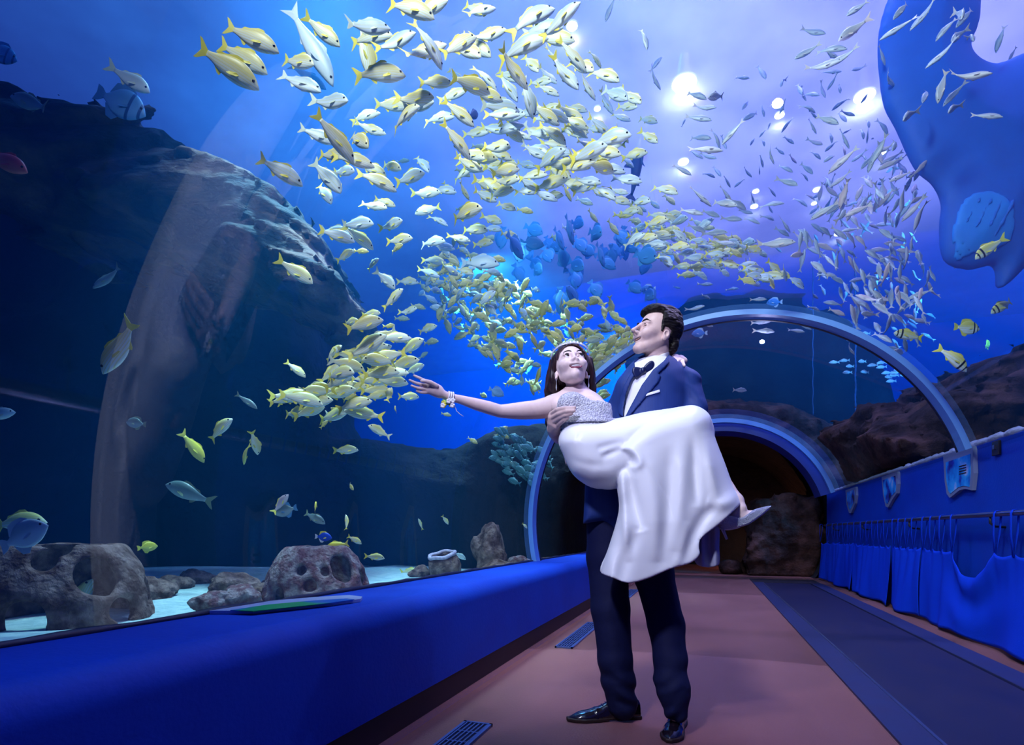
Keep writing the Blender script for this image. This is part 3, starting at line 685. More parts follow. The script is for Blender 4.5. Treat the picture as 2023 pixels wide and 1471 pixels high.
def shape(name, prof, tail, dorsal, anal, pect, eye, bend=0.0):
    """prof: (x, zc, half height, half thickness), nose at +.5; fins: outlines in the x,z plane"""
    parts = {}; n = 14; NB = 22
    xs = [p[0] for p in prof]
    pr = np.array(prof); X = np.linspace(xs[0], xs[-1], NB)[::-1]
    o = np.argsort(pr[:, 0]); itp = [np.interp(X, pr[o, 0], pr[o, k]) for k in (1, 2, 3)]
    for k in range(3):
        a = itp[k]; a[1:-1] = .25*a[:-2]+.5*a[1:-1]+.25*a[2:]
    def by(x): return bend*((x-.1)**2)*(1 if x < .1 else 0)
    bm = bmesh.new(); rings = []
    for i in range(NB):
        rings.append([bm.verts.new((X[i], by(X[i])+itp[2][i]*math.copysign(abs(math.cos(t))**.9, math.cos(t)), itp[0][i]+itp[1][i]*math.copysign(abs(math.sin(t))**.95, math.sin(t)))) for t in [2*math.pi*j/n for j in range(n)]])
    for i in range(NB-1):
        for j in range(n): bm.faces.new([rings[i][j], rings[i][(j+1) % n], rings[i+1][(j+1) % n], rings[i+1][j]])
    bm.faces.new(rings[0][::-1]); bm.faces.new(rings[-1])
    parts['body'] = bm
    def fin(out, y=0, th=.006, tilt=0):
        bm = bmesh.new(); k = len(out); c = (sum(p[0] for p in out)/k, sum(p[1] for p in out)/k)
        for s in (-1, 1):
            vs = [bm.verts.new((p[0], by(p[0])+y+s*th*.35+tilt*abs(p[1]-out[0][1]), p[1])) for p in out]
            cv = bm.verts.new((c[0], by(c[0])+y+s*th+tilt*abs(c[1]-out[0][1]), c[1]))
            for i in range(k): bm.faces.new([vs[i], vs[(i+1) % k], cv])
            if s < 0: v0 = vs
        for i in range(k): bm.faces.new([v0[i], v0[(i+1) % k], vs[(i+1) % k], vs[i]])
        return bm
    parts['tail_fin'] = fin(tail); parts['dorsal_fin'] = fin(dorsal); parts['anal_fin'] = fin(anal)
    th = float(np.interp(pect[0][0], X, itp[2]))
    parts['pectoral_fin'] = [fin(pect, th*.9, .004, .45), fin(pect, -th*.9, .004, -.45)]
    ex, ez, er = eye; ty = float(np.interp(ex, X, itp[2]))*.86; ey = []
    for s in (1, -1):
        b2 = bmesh.new(); bmesh.ops.create_uvsphere(b2, u_segments=10, v_segments=6, radius=er)
        for v in b2.verts: v.co = Vector((v.co.x+ex, v.co.y*.6+s*ty, v.co.z+ez))
        ey.append(b2)
    parts['eye'] = ey
    me = {}
    for k, v in parts.items():
        l = []
        for b2 in (v if isinstance(v, list) else [v]):
            bmesh.ops.recalc_face_normals(b2, faces=b2.faces[:]); m_ = bpy.data.meshes.new(name+'_'+k); b2.to_mesh(m_); b2.free()
            if k in ('body', 'eye'):
                for p in m_.polygons: p.use_smooth = True
            l.append(m_)
        me[k] = l
    SHAPES[name] = me
GR = [(.5, -.02, .008, .006), (.47, -.015, .035, .022), (.42, .0, .072, .042), (.34, .015, .112, .060), (.22, .02, .148, .070), (.08, .018, .152, .066), (-.06, .012, .126, .052), (-.18, .008, .085, .034), (-.28, .006, .048, .018), (-.34, .006, .040, .010)]
TAIL = [(-.31, .035), (-.36, .07), (-.46, .155), (-.5, .165), (-.455, .07), (-.43, .01), (-.455, -.05), (-.5, -.145), (-.455, -.13), (-.36, -.05), (-.31, -.022)]
DOR = [(.20, .172), (.14, .228), (.05, .228), (-.02, .192), (-.10, .155), (-.18, .145), (-.24, .06), (-.2, .055), (-.06, .11), (.1, .15)]
ANA = [(-.06, -.09), (-.09, -.17), (-.13, -.155), (-.19, -.085), (-.22, -.045), (-.16, -.06)]
PEC = [(.20, -.02), (.15, -.005), (.05, -.045), (.02, -.085), (.07, -.085), (.17, -.055)]
for k, bd in enumerate((0, .5, -.5)): shape('grunt%d' % k, [(x, z*1.1, h_*1.13, t) for x, z, h_, t in GR], TAIL, DOR, ANA, PEC, (.395, .035, .026), bd)
SL = [(x, z*.7, h*.76, t*.85) for x, z, h, t in GR]
STA = [(-.31, .025), (-.4, .07), (-.5, .13), (-.435, .01), (-.5, -.115), (-.4, -.05), (-.31, -.018)]
for k, bd in enumerate((0, .6, -.6)): shape('scad%d' % k, SL, STA, [(.16, .115), (.10, .155), (.03, .14), (-.05, .105), (-.2, .065), (-.2, .04), (0, .085)], [(-.04, -.07), (-.08, -.10), (-.2, -.04), (-.2, -.03)], [(.22, -.01), (.16, .0), (.06, -.04), (.10, -.06), (.18, -.04)], (.41, .018, .017), bd)
DI = [(.5, -.03, .01, .006), (.46, -.02, .06, .022), (.38, .0, .15, .045), (.25, .01, .235, .058), (.08, .01, .27, .056), (-.08, .01, .235, .045), (-.2, .0, .14, .03), (-.28, .0, .06, .016), (-.34, .0, .05, .01)]
shape('disc', DI, [(-.31, .045), (-.40, .12), (-.5, .15), (-.47, 0), (-.5, -.15), (-.40, -.12), (-.31, -.045)], [(.22, .25), (.10, .34), (-.08, .34), (-.20, .30), (-.26, .10), (-.2, .12), (0, .24)], [(.06, -.24), (-.04, -.34), (-.16, -.31), (-.26, -.10), (-.2, -.12), (-.04, -.24)], PEC, (.40, .05, .024))
SK = [(.5, .0, .01, .012), (.46, 0, .035, .04), (.36, .0, .065, .065), (.2, .0, .085, .075), (.0, .0, .075, .065), (-.18, .0, .045, .04), (-.32, .01, .022, .016), (-.38, .02, .018, .01)]
shape('shark', SK, [(-.35, .03), (-.42, .10), (-.5, .19), (-.46, .07), (-.43, .01), (-.47, -.07), (-.40, -.02)], [(.14, .08), (.05, .17), (.01, .18), (.02, .07)], [(-.16, -.04), (-.22, -.08), (-.23, -.035)], [(.22, -.03), (.10, -.05), (.0, -.10), (.06, -.04)], (.43, .01, .012))
FISHN = {}
def fish_frame(px, py, ang, phi, L, d, roll=0):
    a = math.radians(ang); f = math.radians(phi)
    h = (RT*math.cos(a)*math.cos(f)+UP*math.sin(a)*math.cos(f)+FW*math.sin(f)).normalized()
    up = UP.copy()
    if abs(h.z) > .8: up = (UP+RT*(-math.copysign(1, math.cos(a)) if True else 0)*.9).normalized() if h.z > 0 else (UP+RT*math.copysign(1, math.cos(a))*.9).normalized()
    z = (up-h*up.dot(h)).normalized(); y = z.cross(h)
    m = Matrix((h, y, z)).transposed().to_4x4() @ Matrix.Rotation(roll, 4, 'X')
    m = Matrix.Translation(P(px, py, d)) @ m @ Matrix.Scale(L, 4)
    return m
def tunnel_exit(px, py, r=TR+.16):
    v = ray_dir(px, py); a = v.x**2+v.z**2; b = -TX*v.x+(CAMH-TZ)*v.z; c = TX**2+(CAMH-TZ)**2-r*r
    return (-b+math.sqrt(b*b-a*c))/a
def room_behind(px, py):   # water depth in front of the rocks
    return 3.85 if px < 790 and py > 190 else 6.7 if py > 815 and px < 1340 else 30
JOINED = {}
def fish(sh, mb, mf, px, py, length, ang, L=.26, phi=0, name='striped_grunt', label=None, cat='fish', group=None, parts=True, dmin=0, roll=0):
    d = F*L*max(.25, math.cos(math.radians(phi)))/max(length, 4)
    need = max(tunnel_exit(px, py)+.16+L*.35, dmin)
    if d < need: L *= need/d; d = need
    far = room_behind(px, py)
    if d > far: L *= far/d; d = far
    v = ray_dir(px, py); zmax = SURF-.25
    if CAMH+v.z*d > zmax: k = (zmax-CAMH)/v.z/d; L *= k; d *= k
    mw = fish_frame(px, py, ang, phi, L, d, roll); me = SHAPES[sh]
    if parts:
        t = bpy.data.objects.new(name, None); t.empty_display_size = .05; COL.objects.link(t); t.matrix_world = mw
        for k, l in me.items():
            mm = {'body': mb, 'eye': 'eye'}.get(k, mf)
            for i, m_ in enumerate(l):
                key = (sh, k, i, mm)
                if key not in JOINED:
                    c = m_.copy(); c.materials.append(M[mm]); JOINED[key] = c
                o = bpy.data.objects.new(k, JOINED[key]); COL.objects.link(o); o.parent = t
    else:
        t = bpy.data.objects.new(name, joined(sh, mb, mf)); COL.objects.link(t); t.matrix_world = mw
    tag(t, label, cat, group); return t
def joined(sh, mb, mf):
    key = (sh, mb, mf)
    if key not in JOINED:
        V = []; Fc = []; mi = []; sm = []
        for k, l in SHAPES[sh].items():
            for m_ in l:
                b = len(V); V += [tuple(v.co) for v in m_.vertices]
                for p in m_.polygons: Fc.append([b+i for i in p.vertices]); mi.append({'body': 0, 'eye': 2}.get(k, 1)); sm.append(k in ('body', 'eye'))
        c = bpy.data.meshes.new(sh+'_small'); c.from_pydata(V, [], Fc); c.update()
        for q in (mb, mf, 'eye'): c.materials.append(M[q])
        for p, i, s in zip(c.polygons, mi, sm): p.material_index = i; p.use_smooth = s
        JOINED[key] = c
    return JOINED[key]

# ------------------------------------------------------------------ where the fish swim (tail x,y, nose x,y read off the photograph)
def crop(x0, y0, s, pts): return [(x0+s*a, y0+s*b, x0+s*c, y0+s*d) for a, b, c, d in pts]
K = .346
grunts = crop(0, 0, K, [(1295,170,1585,275),(1150,310,1460,465),(1260,270,1520,400),(1745,125,1940,250),(1600,310,1810,400),(1590,420,1840,530),(1775,565,2005,610),(1715,750,1910,800),(1820,700,2000,870),(1805,855,1990,915),(1490,930,1715,1030),(1780,920,1950,1100),(1800,1030,1900,1170),(1815,1300,2010,1360)])
grunts += crop(660, 0, K, [(300,0,575,95),(440,110,650,0),(740,0,875,110),(755,125,920,0),(75,190,315,130),(80,215,340,205),(160,160,200,415),(235,295,470,200),(400,390,635,215),(475,150,610,345),(125,450,400,390),(615,330,810,190),(660,220,845,355),(720,200,900,330),(780,245,985,165),(1000,180,1260,20),(1180,180,1400,60),(1070,165,1310,160),(1150,200,1375,245),(920,280,1220,255),(1080,300,1170,430),(1200,300,1330,390),(1270,260,1450,375),(1230,340,1400,510),(930,340,1110,460),(930,390,1060,480),(800,390,930,490),(650,400,740,470),(670,490,890,480),(485,490,675,455),(590,570,760,520),(770,540,965,545),(940,430,1050,570),(1080,470,1140,640),(1110,440,1240,500),(1160,390,1275,480),(1340,320,1480,440),(1450,370,1630,480),(1380,440,1500,540),(1150,500,1290,530),(1460,300,1530,370),(350,550,580,590),(400,590,580,620),(230,600,430,605),(95,690,260,630),(300,680,500,650),(500,665,690,680),(620,600,800,690),(835,630,1060,600),(850,650,1060,660),(1040,660,1180,630),(1160,620,1300,610),(1320,610,1450,625),(60,720,210,870),(120,740,290,740),(-40,770,105,860),(0,900,220,920),(130,930,300,1000),(260,920,390,980),(340,1020,525,1010),(460,870,545,990),(150,1010,345,1050),(-20,960,130,1000),(-10,1000,40,1100),(360,930,430,910),(140,1150,310,1200),(230,1140,350,1170),(30,1270,235,1290),(-80,1330,110,1360),(60,1310,215,1400),(260,1290,400,1280),(290,1370,455,1370),(620,740,775,865),(730,760,890,760),(840,800,1010,880),(780,820,880,860),(930,740,1090,780),(1080,730,1230,780),(1170,720,1330,800),(1300,660,1450,740),(1440,700,1595,745),(1290,730,1440,780),(1180,820,1340,830),(1060,850,1220,890),(700,890,850,1000),(860,890,960,940),(940,900,1050,990),(850,960,1010,1000),(690,960,780,1010),(1050,1000,1220,1000),(1040,920,1150,960),(1200,880,1300,900),(1220,950,1340,1030),(1300,930,1480,960),(1490,960,1670,970),(1350,880,1550,870),(1450,850,1640,890),(1380,820,1510,840),(1460,780,1690,800),(1430,900,1590,920),(1640,890,1790,875),(1600,740,1690,790),(1540,480,1670,600),(1500,540,1600,630),(1640,500,1750,615),(1620,580,1725,640),(1580,650,1695,690),(1740,660,1845,710),(1750,740,1845,830),(1640,930,1720,930),(790,1050,950,1060),(440,1110,610,1100),(560,1080,700,1090),(620,1040,690,1110),(710,1060,770,1120),(790,1110,930,1130),(870,1080,1030,1110),(1030,1090,1170,1090),(930,1150,1040,1210),(1040,1200,1140,1205),(610,1180,460,1220),(540,1230,650,1280),(650,1210,850,1220),(690,1190,770,1190),(840,1230,960,1280),(720,1290,880,1330),(850,1300,960,1310),(640,1350,780,1370),(480,1370,640,1390),(940,1350,1055,1340),(550,1410,690,1410),(790,1390,910,1390),(850,1360,940,1360),(1140,1060,1330,1040),(1180,1120,1310,1120),(1300,1070,1360,1130),(1380,1130,1480,1170),(1370,1010,1525,1060),(1440,1090,1560,1100),(1560,1140,1700,1150),(1570,1080,1680,1110),(1690,1130,1800,1170),(1440,1210,1510,1260),(1550,1270,1630,1330),(1600,1220,1700,1240),(1700,1250,1760,1310),(1780,1270,1840,1330),(1790,1140,1860,1190),(1820,1040,1960,1120),(1880,1110,1950,1170),(1850,1220,1950,1250),(1290,1310,1380,1310),(1240,1330,1290,1390)])
grunts += crop(660, 440, K, [(240,270,355,385),(360,340,480,330),(5,210,120,165),(110,160,200,165),(180,260,260,210),(270,480,400,390),(500,210,640,220),(480,280,600,290),(590,280,670,280),(690,260,800,290),(620,320,740,300),(530,240,630,230),(310,150,400,140),(770,500,850,510),(820,480,920,385),(900,440,940,480),(370,510,480,500),(440,480,520,480),(40,560,150,570),(70,620,275,540),(150,520,270,520),(280,590,350,590),(475,620,590,590),(500,680,600,680),(680,590,745,610),(345,550,430,545),(80,780,300,640),(130,740,310,700),(200,760,330,700),(480,700,380,660),(485,780,535,735),(410,870,510,800),(-30,730,50,720),(0,880,110,860),(100,900,230,880),(200,860,330,820),(270,880,400,860),(300,840,400,820),(0,940,90,920),(60,960,200,930),(190,930,300,910),(180,1010,310,960),(40,1010,130,980),(310,1030,320,930),(370,1000,480,985),(285,1110,60,1070),(40,1100,-10,1060),(310,1220,205,1160),(10,1300,130,1290),(610,1090,670,1100),(760,1225,820,1260),(920,1220,990,1160),(940,1200,1000,1230),(820,970,875,1000),(990,930,1070,900),(980,930,1040,880),(350,1085,345,1040)])
grunts += crop(0, 480, K, [(1590,910,1750,860),(1610,970,1760,970),(1700,930,1900,890),(1730,840,1840,810),(1830,850,1990,800),(1880,770,2020,760),(1860,970,1960,1000),(1830,1060,1870,1010),(1635,680,1740,760),(1840,660,1960,590),(1910,1190,2020,1180),(1980,1370,2025,1410)])
scads = crop(1323, 0, K, [(1140,0,1005,95),(1380,0,1275,110),(1510,30,1390,150),(1390,130,1225,190),(1130,110,950,250),(755,160,880,210),(850,270,715,330),(850,260,1000,300),(1060,310,905,360),(790,380,960,380),(860,410,980,410),(1120,380,1030,410),(850,310,980,310),(380,430,450,460),(505,360,545,465),(660,420,620,520),(100,515,210,575),(325,510,200,595),(140,605,260,630),(90,650,235,700),(70,720,90,680),(465,560,410,630),(580,580,640,650),(660,580,635,640),(520,630,415,690),(525,600,540,670),(690,680,650,740),(560,740,575,700),(545,740,515,780),(120,760,230,810),(240,750,300,830),(410,710,310,800),(290,780,325,855),(100,860,310,850),(110,850,190,910),(180,870,260,920),(10,950,130,990),(490,780,460,830),(530,780,540,840),(655,770,705,830),(540,850,610,920),(610,840,650,890),(510,890,540,950),(680,885,725,935),(755,920,810,1005),(750,980,795,1030),(625,930,700,990),(630,1000,715,1080),(505,950,520,990),(410,965,475,1005),(250,940,290,1015),(300,1010,355,1060),(190,990,265,1005),(425,1025,370,1065),(560,1070,610,1120),(860,1060,965,1115),(710,1125,790,1175),(780,1105,830,1140),(455,1100,490,1155),(520,1160,650,1165),(555,1170,590,1215),(270,1080,370,1130),(250,1120,370,1200),(100,1080,250,1160),(320,1150,450,1180),(390,1200,475,1220),(190,1190,280,1250),(60,1190,190,1230),(290,1240,410,1260),(430,1240,520,1275),(520,1240,610,1240),(610,1250,705,1310),(600,1310,690,1340),(700,1330,790,1385),(420,1370,495,1390),(240,1380,370,1395),(350,1360,430,1385),(190,1320,320,1340),(140,1400,245,1430),(100,1290,210,1320),(510,1385,700,1400),(590,1400,640,1440),(740,460,745,560),(740,500,780,580),(770,500,840,570),(850,470,890,560),(950,440,910,500),(970,470,970,540),(740,610,850,620),(790,640,850,670),(850,640,950,730),(970,630,1000,710),(1010,570,940,610),(980,630,1050,670),(780,690,850,750),(1150,520,1090,590),(1180,690,1260,755),(1145,660,1130,740),(1100,720,1105,800),(1120,740,1140,805),(1180,780,1145,800),(920,740,925,820),(800,780,860,845),(950,810,890,860),(960,740,1035,840),(1035,740,990,760),(810,850,860,915),(990,820,1005,890),(960,865,875,930),(1050,870,930,960),(1120,870,1040,920),(1710,10,1620,160),(1740,40,1640,150),(1620,110,1540,210),(1700,150,1580,270),(1670,210,1600,300),(1620,270,1490,355),(1500,210,1480,300),(1440,240,1410,350),(1250,260,1270,330),(1175,280,1250,350),(1345,340,1280,430),(1190,455,1310,460),(1720,380,1850,420),(1600,440,1820,440),(1700,300,1620,380),(1640,360,1560,400),(1580,400,1530,590),(1500,480,1430,600),(1670,490,1575,590),(1670,570,1560,670),(1610,680,1530,700),(1680,730,1550,790),(1680,780,1770,850),(1730,645,1890,680),(1820,510,1905,575),(1430,670,1395,770),(1420,600,1300,720),(1330,770,1250,880),(1760,150,1700,270),(1890,160,1885,280),(1975,270,1940,345)])
scads += crop(660, 0, K, [(1600,0,1550,115),(1755,150,1790,285),(1800,410,1870,330),(1780,410,1875,485)])
scads += crop(1323, 440, K, [(430,340,520,355),(320,375,390,380),(170,580,260,578),(470,565,570,570),(480,615,600,620),(670,612,775,620),(900,495,1010,525),(790,410,860,425),(990,700,1070,745),(350,960,450,950),(165,345,240,360),(175,420,240,425),(100,495,190,485),(460,435,550,440),(10,370,65,370),(790,480,870,500),(730,570,810,610),(850,280,950,310)])
rosy = [(x+28, y-2+((i*7) % 5), x-28, y+((i*3) % 5)) for i, (x, y) in enumerate([(1015,855),(1030,818),(1115,850),(1100,790),(1160,812),(1210,825),(1240,855),(1280,870),(1300,840),(1335,870),(1265,905),(1000,785),(940,795),(1040,665),(1120,630),(1210,800),(1290,855),(1250,880)])]
rosy = crop(1323, 440, K, rosy)
rf = random.Random(11)
def cloud(n, poly, len0, len1, ang, dev, flip=.1):
    xs = [p[0] for p in poly]; ys = [p[1] for p in poly]; out = []
    while len(out) < n:
        x, y = rf.uniform(min(xs), max(xs)), rf.uniform(min(ys), max(ys))
        if poly2d(np.array([x]), np.array([y]), poly)[0] > 0: continue
        a = (ang(x, y) if callable(ang) else ang)+rf.gauss(0, dev)+(180 if rf.random() < flip else 0); l = rf.uniform(len0, len1)/2; c, s = math.cos(math.radians(a)), math.sin(math.radians(a))
        out.append((x-l*c, y+l*s, x+l*c, y-l*s))
    return out
far_band = cloud(115, [(1230, 400), (1330, 420), (1480, 480), (1580, 560), (1500, 560), (1330, 540), (1240, 470)], 26, 44, -14, 12, .02)
far_mid = cloud(300, [(820, 560), (900, 470), (1000, 520), (1090, 600), (1200, 590), (1240, 640), (1235, 700), (1160, 720), (1080, 700), (1060, 780), (960, 700), (880, 640)], 20, 38, -12, 45, .25)
far_low = cloud(55, [(985, 850), (1050, 870), (1090, 910), (1060, 960), (1020, 960), (975, 900)], 22, 34, 150, 18, 0)
near_hand = cloud(30, [(556, 790), (640, 745), (690, 690), (770, 655), (830, 690), (812, 750), (740, 790), (690, 830), (580, 815)], 54, 78, 14, 16, .12)
mid_school = cloud(45, [(880, 300), (960, 225), (1120, 215), (1240, 290), (1250, 380), (1100, 400), (930, 390)], 44, 64, -8, 13, .02)
far_gap = cloud(80, [(1160, 690), (1245, 640), (1262, 690), (1200, 745), (1185, 800), (1160, 770)], 22, 36, 32, 14, .1)
far_right = cloud(240, [(1560, 480), (1640, 330), (1760, 280), (1830, 330), (1810, 470), (1850, 560), (1830, 700), (1760, 700), (1700, 640), (1640, 600)], 24, 46, lambda x, y: 235 if y < 430 else 125, 30, .15)
def where(x, y):
    "the landmark a fish of the school swims by"
    if y > 850 and x < 1000: return 'in dark water low at left'
    if x < 860 and y > 620: return 'near the bride\'s outstretched hand'
    if x < 700: return 'by the overhang tip at the school\'s left' if y > 260 else 'at the top left of the school'
    if x > 1560 and y < 250: return 'near the manta at top right'
    if x > 1560: return 'right of the lamps'
    if x > 1320 and y < 330: return 'against the bright lamp-lit surface'
    if x > 1320: return 'above the groom and blue arch'
    if y < 150: return 'in the topmost rows of the school'
    if y < 300: return 'in the dense upper middle of the school'
    if y < 430: return 'in the dense lower middle of the school'
    if y < 620: return 'in the open water above the bride'
    if x > 1150: return 'between the heads of bride and groom'
    return 'left of the bride\'s head'
DIRS = ['right', 'up and right', 'straight up', 'up and left', 'left', 'down and left', 'straight down', 'down and right']
def describe(kind, x, y, ang, l):
    size = 'tiny' if l < 28 else 'small' if l < 48 else 'medium' if l < 70 else 'large' if l < 92 else 'very large'
    return '%s %s swimming %s %s' % (size, kind, DIRS[int(((ang+22.5) % 360)//45)], where(x, y))
def to_fish(q):
    tx, ty, nx, ny = q; return (tx+nx)/2, (ty+ny)/2, math.hypot(nx-tx, ny-ty), math.degrees(math.atan2(ty-ny, nx-tx))
def school(sets, nm, kind, limit, pick, pre):
    allf = [(to_fish(q), j) for j, s in enumerate(sets) for q in s]
    allf.sort(key=lambda f: -f[0][2]); rest = []
    for i, ((x, y, l, a), j) in enumerate(allf):
        sh, mb, mf, L, phi, roll = pick(x, y, l, a, j)
        if i < limit:
            lab = describe(kind, x, y, a, l)
            fish(sh, mb, mf, x, y, l, a, L, phi, nm, lab, 'fish', pre+' '+where(x, y), parts=l > 40, roll=roll)
        else: rest.append((sh, mb, mf, x, y, l, a, L, phi))
    return rest
def pick_grunt(x, y, l, a, j):
    L = rf.uniform(.20, .27); phi = rf.uniform(-35, 35) if l > 30 else rf.uniform(-55, 55)
    if l > 88: L = rf.uniform(.24, .30); phi = rf.uniform(-20, 20)
    if j == 3: return 'grunt%d' % rf.choice((0, 1, 2)), 'teal', 'teal', L, phi, 0
    pale = rf.random() < (.3 if x < 1250 else .5)
    return 'grunt%d' % rf.choice((0, 0, 1, 2)), 'pale' if pale and y < 640 else 'grunt', 'pale_fin' if pale and rf.random() < .4 else 'grunt_fin', L, phi, rf.gauss(0, .18)
def pick_scad(x, y, l, a, j):
    return 'scad%d' % rf.choice((0, 1, 2)), 'pink' if (x > 1560 and y > 280 and rf.random() < .45) else 'scad', 'scad_fin', rf.uniform(.19, .26), rf.uniform(-35, 35), rf.gauss(0, .3)
def stuff_fish(name, rest, label):
    V = []; Fc = []; mi = []; mats = []
    for sh, mb, mf, x, y, l, a, L, phi in rest:
        me = joined(sh, mb, mf); d = max(F*L*max(.25, math.cos(math.radians(phi)))/l, tunnel_exit(x, y)+.4); d = min(d, room_behind(x, y), (SURF-.4-CAMH)/max(.02, ray_dir(x, y).z)); L = d*l/F/max(.25, math.cos(math.radians(phi)))
        mw = fish_frame(x, y, a, phi, L, d); b = len(V); idx = []
        for m_ in me.materials:
            if m_ not in mats: mats.append(m_)
            idx.append(mats.index(m_))
        V += [tuple(mw @ v.co) for v in me.vertices]
        for p in me.polygons: Fc.append([b+i for i in p.vertices]); mi.append(idx[p.material_index])
    if V:
        o = mesh(name, V, Fc, mats); o['kind'] = 'stuff'; tag(o, label, 'fish')
        for p, i in zip(o.data.polygons, mi): p.material_index = i; p.use_smooth = True
rest = school([grunts + near_hand + mid_school, far_band, far_mid, far_low, far_gap], 'striped_grunt', 'yellow-striped grunt', 298, pick_grunt, 'grunts')
stuff_fish('distant_grunts', rest, 'haze of distant tiny grunts behind the school')
rest = school([scads, far_right], 'silver_scad', 'slim silver fish', 298, pick_scad, 'slim silver fish')
stuff_fish('distant_silver_fish', rest, 'haze of distant tiny silver fish right of lamps')
for q in rosy:
    x, y, l, a = to_fish(q); fish('grunt0', 'pink', 'scad_fin', x, y, l, a, .2, rf.uniform(-20, 20), 'rosy_fish', 'small pinkish fish facing left in the shoal inside the blue arch' if x < 1735 else 'small pinkish fish facing left in the shoal crossing the arch band', 'fish', 'pinkish fish inside the arch' if x < 1735 else 'pinkish fish at the arch band', parts=False)
# pale blue oval fish far behind the school
for (x, y, l, a, _) in [(*to_fish(q), 0) for q in cloud(46, [(985, 470), (1080, 430), (1200, 430), (1330, 500), (1310, 600), (1180, 600), (1050, 600), (990, 540)], 30, 48, -60, 25, .2)]:
    fish('disc', 'ghost', 'ghost', x, y, l, a, .34, rf.uniform(-50, 50), 'oval_fish', 'blurred pale blue oval fish far behind the school' if y < 520 else 'blurred pale blue oval fish far behind, above the bride and groom', 'fish', 'pale blue oval fish, upper' if y < 520 else 'pale blue oval fish, lower', parts=False)
for x, y, lab in ((1530, 597, 'pale blue oval fish just over the top of the blue arch'), (1382, 658, 'pale blue oval fish under the arch, right of the groom'), (1280, 571, 'pale blue oval fish left of the groom hair')):
    fish('disc', 'ghost', 'silver_fin', x, y, 30, 180, .26, 10, 'oval_fish', lab, 'fish', None, parts=False)
# single fish
def one(nm, sh, mb, mf, q, L, lab, phi=0, **k):
    x, y, l, a = to_fish(q); return fish(sh, mb, mf, x, y, l, a, L, phi, nm, lab, 'fish', None, **k)
c1 = lambda *q: crop(0, 0, K, [q])[0]; c4 = lambda *q: crop(0, 480, K, [q])[0]; c7 = lambda *q: crop(0, 960, .3474, [q])[0]; c6 = lambda *q: crop(1323, 440, K, [q])[0]; c5 = lambda *q: crop(660, 440, K, [q])[0]; c8 = lambda *q: crop(380, 960, .3856, [q])[0]
one('jack', 'scad0', 'silver', 'silver_fin', c1(1660, 70, 1895, 460), .50, 'largest silver fish diving steeply at the top left of the school', 10)
one('snapper', 'grunt1', 'silver', 'silver_fin', c5(715, 215, 945, 235), .40, 'big grey silver snapper in open water left of the pale oval fish')
one('triggerfish', 'disc', 'navy', 'navy', c5(1060, 110, 1200, 125), .40, 'dark navy triggerfish in the blue gap above the bride')
one('dark_fish', 'scad0', 'navy', 'navy', c1(1650, 370, 1865, 510), .45, 'dark navy fish hidden behind grunts at the top left of school')
one('shark', 'shark', 'navy', 'navy', (1247, 405, 1266, 268), 1.1, 'small dark shark silhouette pointing up behind the school', 5)
one('dark_fish', 'scad0', 'navy', 'navy', (928, 250, 942, 205), .4, 'thin dark navy fish seen end-on above the middle of the school', 50)
one('batfish', 'disc', 'bat', 'bat_fin', c1(545, 520, 835, 655), .42, 'round blue batfish with dark bars at upper left')
one('porkfish', 'grunt2', 'silver', 'pale_fin', c1(635, 400, 858, 525), .28, 'pale fish swimming just above the round batfish')
one('batfish', 'disc', 'bat', 'bat_fin', c1(-90, 270, 100, 345), .30, 'blue barred fish cut by the left edge near the top')
one('grouper', 'grunt1', 'dim', 'dim_fin', c1(300, 645, 60, 545), .35, 'dusky green fish facing left in front of the top of overhang')
one('soldierfish', 'grunt0', 'red', 'red_fin', c1(-110, 870, 160, 980), .28, 'red fish at the left edge in front of overhang')
one('striped_grunt', 'grunt1', 'grunt', 'grunt_fin', c4(800, 460, 580, 742), .30, 'large lone grunt nosing down in front of the dark cave at left')
one('striped_grunt', 'grunt2', 'grunt', 'grunt_fin', c4(1590, 105, 1788, 228), .26, 'lone grunt in front of the tip of the rock overhang')
one('dusky_fish', 'scad1', 'dim', 'dim_fin', c4(712, 150, 528, 256), .3, 'dim greenish fish facing left in the shadow above the lone grunt')
one('striped_grunt', 'grunt1', 'grunt', 'grunt_fin', c4(1188, 1125, 1325, 1000), .25, 'curved grunt turning right in dark water at lower left, nose up')
one('striped_grunt', 'grunt0', 'yellow', 'grunt_fin', c4(1065, 1085, 1135, 1243), .25, 'yellow grunt diving below the curved grunt', 35)
one('striped_grunt', 'grunt2', 'yellow', 'grunt_fin', c4(1425, 1150, 1372, 1258), .22, 'lower fish of the diving yellow pair in dark water', 35)
one('striped_grunt', 'grunt0', 'grunt', 'grunt_fin', c4(1450, 1075, 1458, 1203), .22, 'upper fish of the diving yellow pair in dark water', 30)
one('striped_grunt', 'grunt0', 'silver', 'pale_fin', c4(-100, 1000, 88, 962), .26, 'pale fish cut by the left edge at mid height')
one('dusky_fish', 'scad0', 'dim', 'dim_fin', c4(1345, 860, 1470, 945), .3, 'dim teal fish left of the grunt cluster')
one('dusky_fish', 'disc', 'dim', 'dim_fin', c4(835, 1035, 720, 1020), .28, 'dim bluish fish in the middle of the dark cave water')
one('grouper', 'grunt2', 'dim', 'dim_fin', (415, 993, 328, 955), .36, 'dim blue fish facing left above the gap between reef balls')
one('striped_grunt', 'grunt1', 'grunt', 'grunt_fin', c7(-70, 225, 268, 200), .44, 'green-gold grunt behind the silver blue fish at left edge')
one('surgeonfish', 'disc', 'silver', 'silver_fin', c7(0, 350, 270, 215), .20, 'silver blue deep-bodied fish above the large reef ball at left edge')
one('yellow_tang', 'disc', 'yellow', 'grunt_fin', c7(806, 352, 872, 338), .17, 'bright yellow disc fish right of the large reef ball', 50)
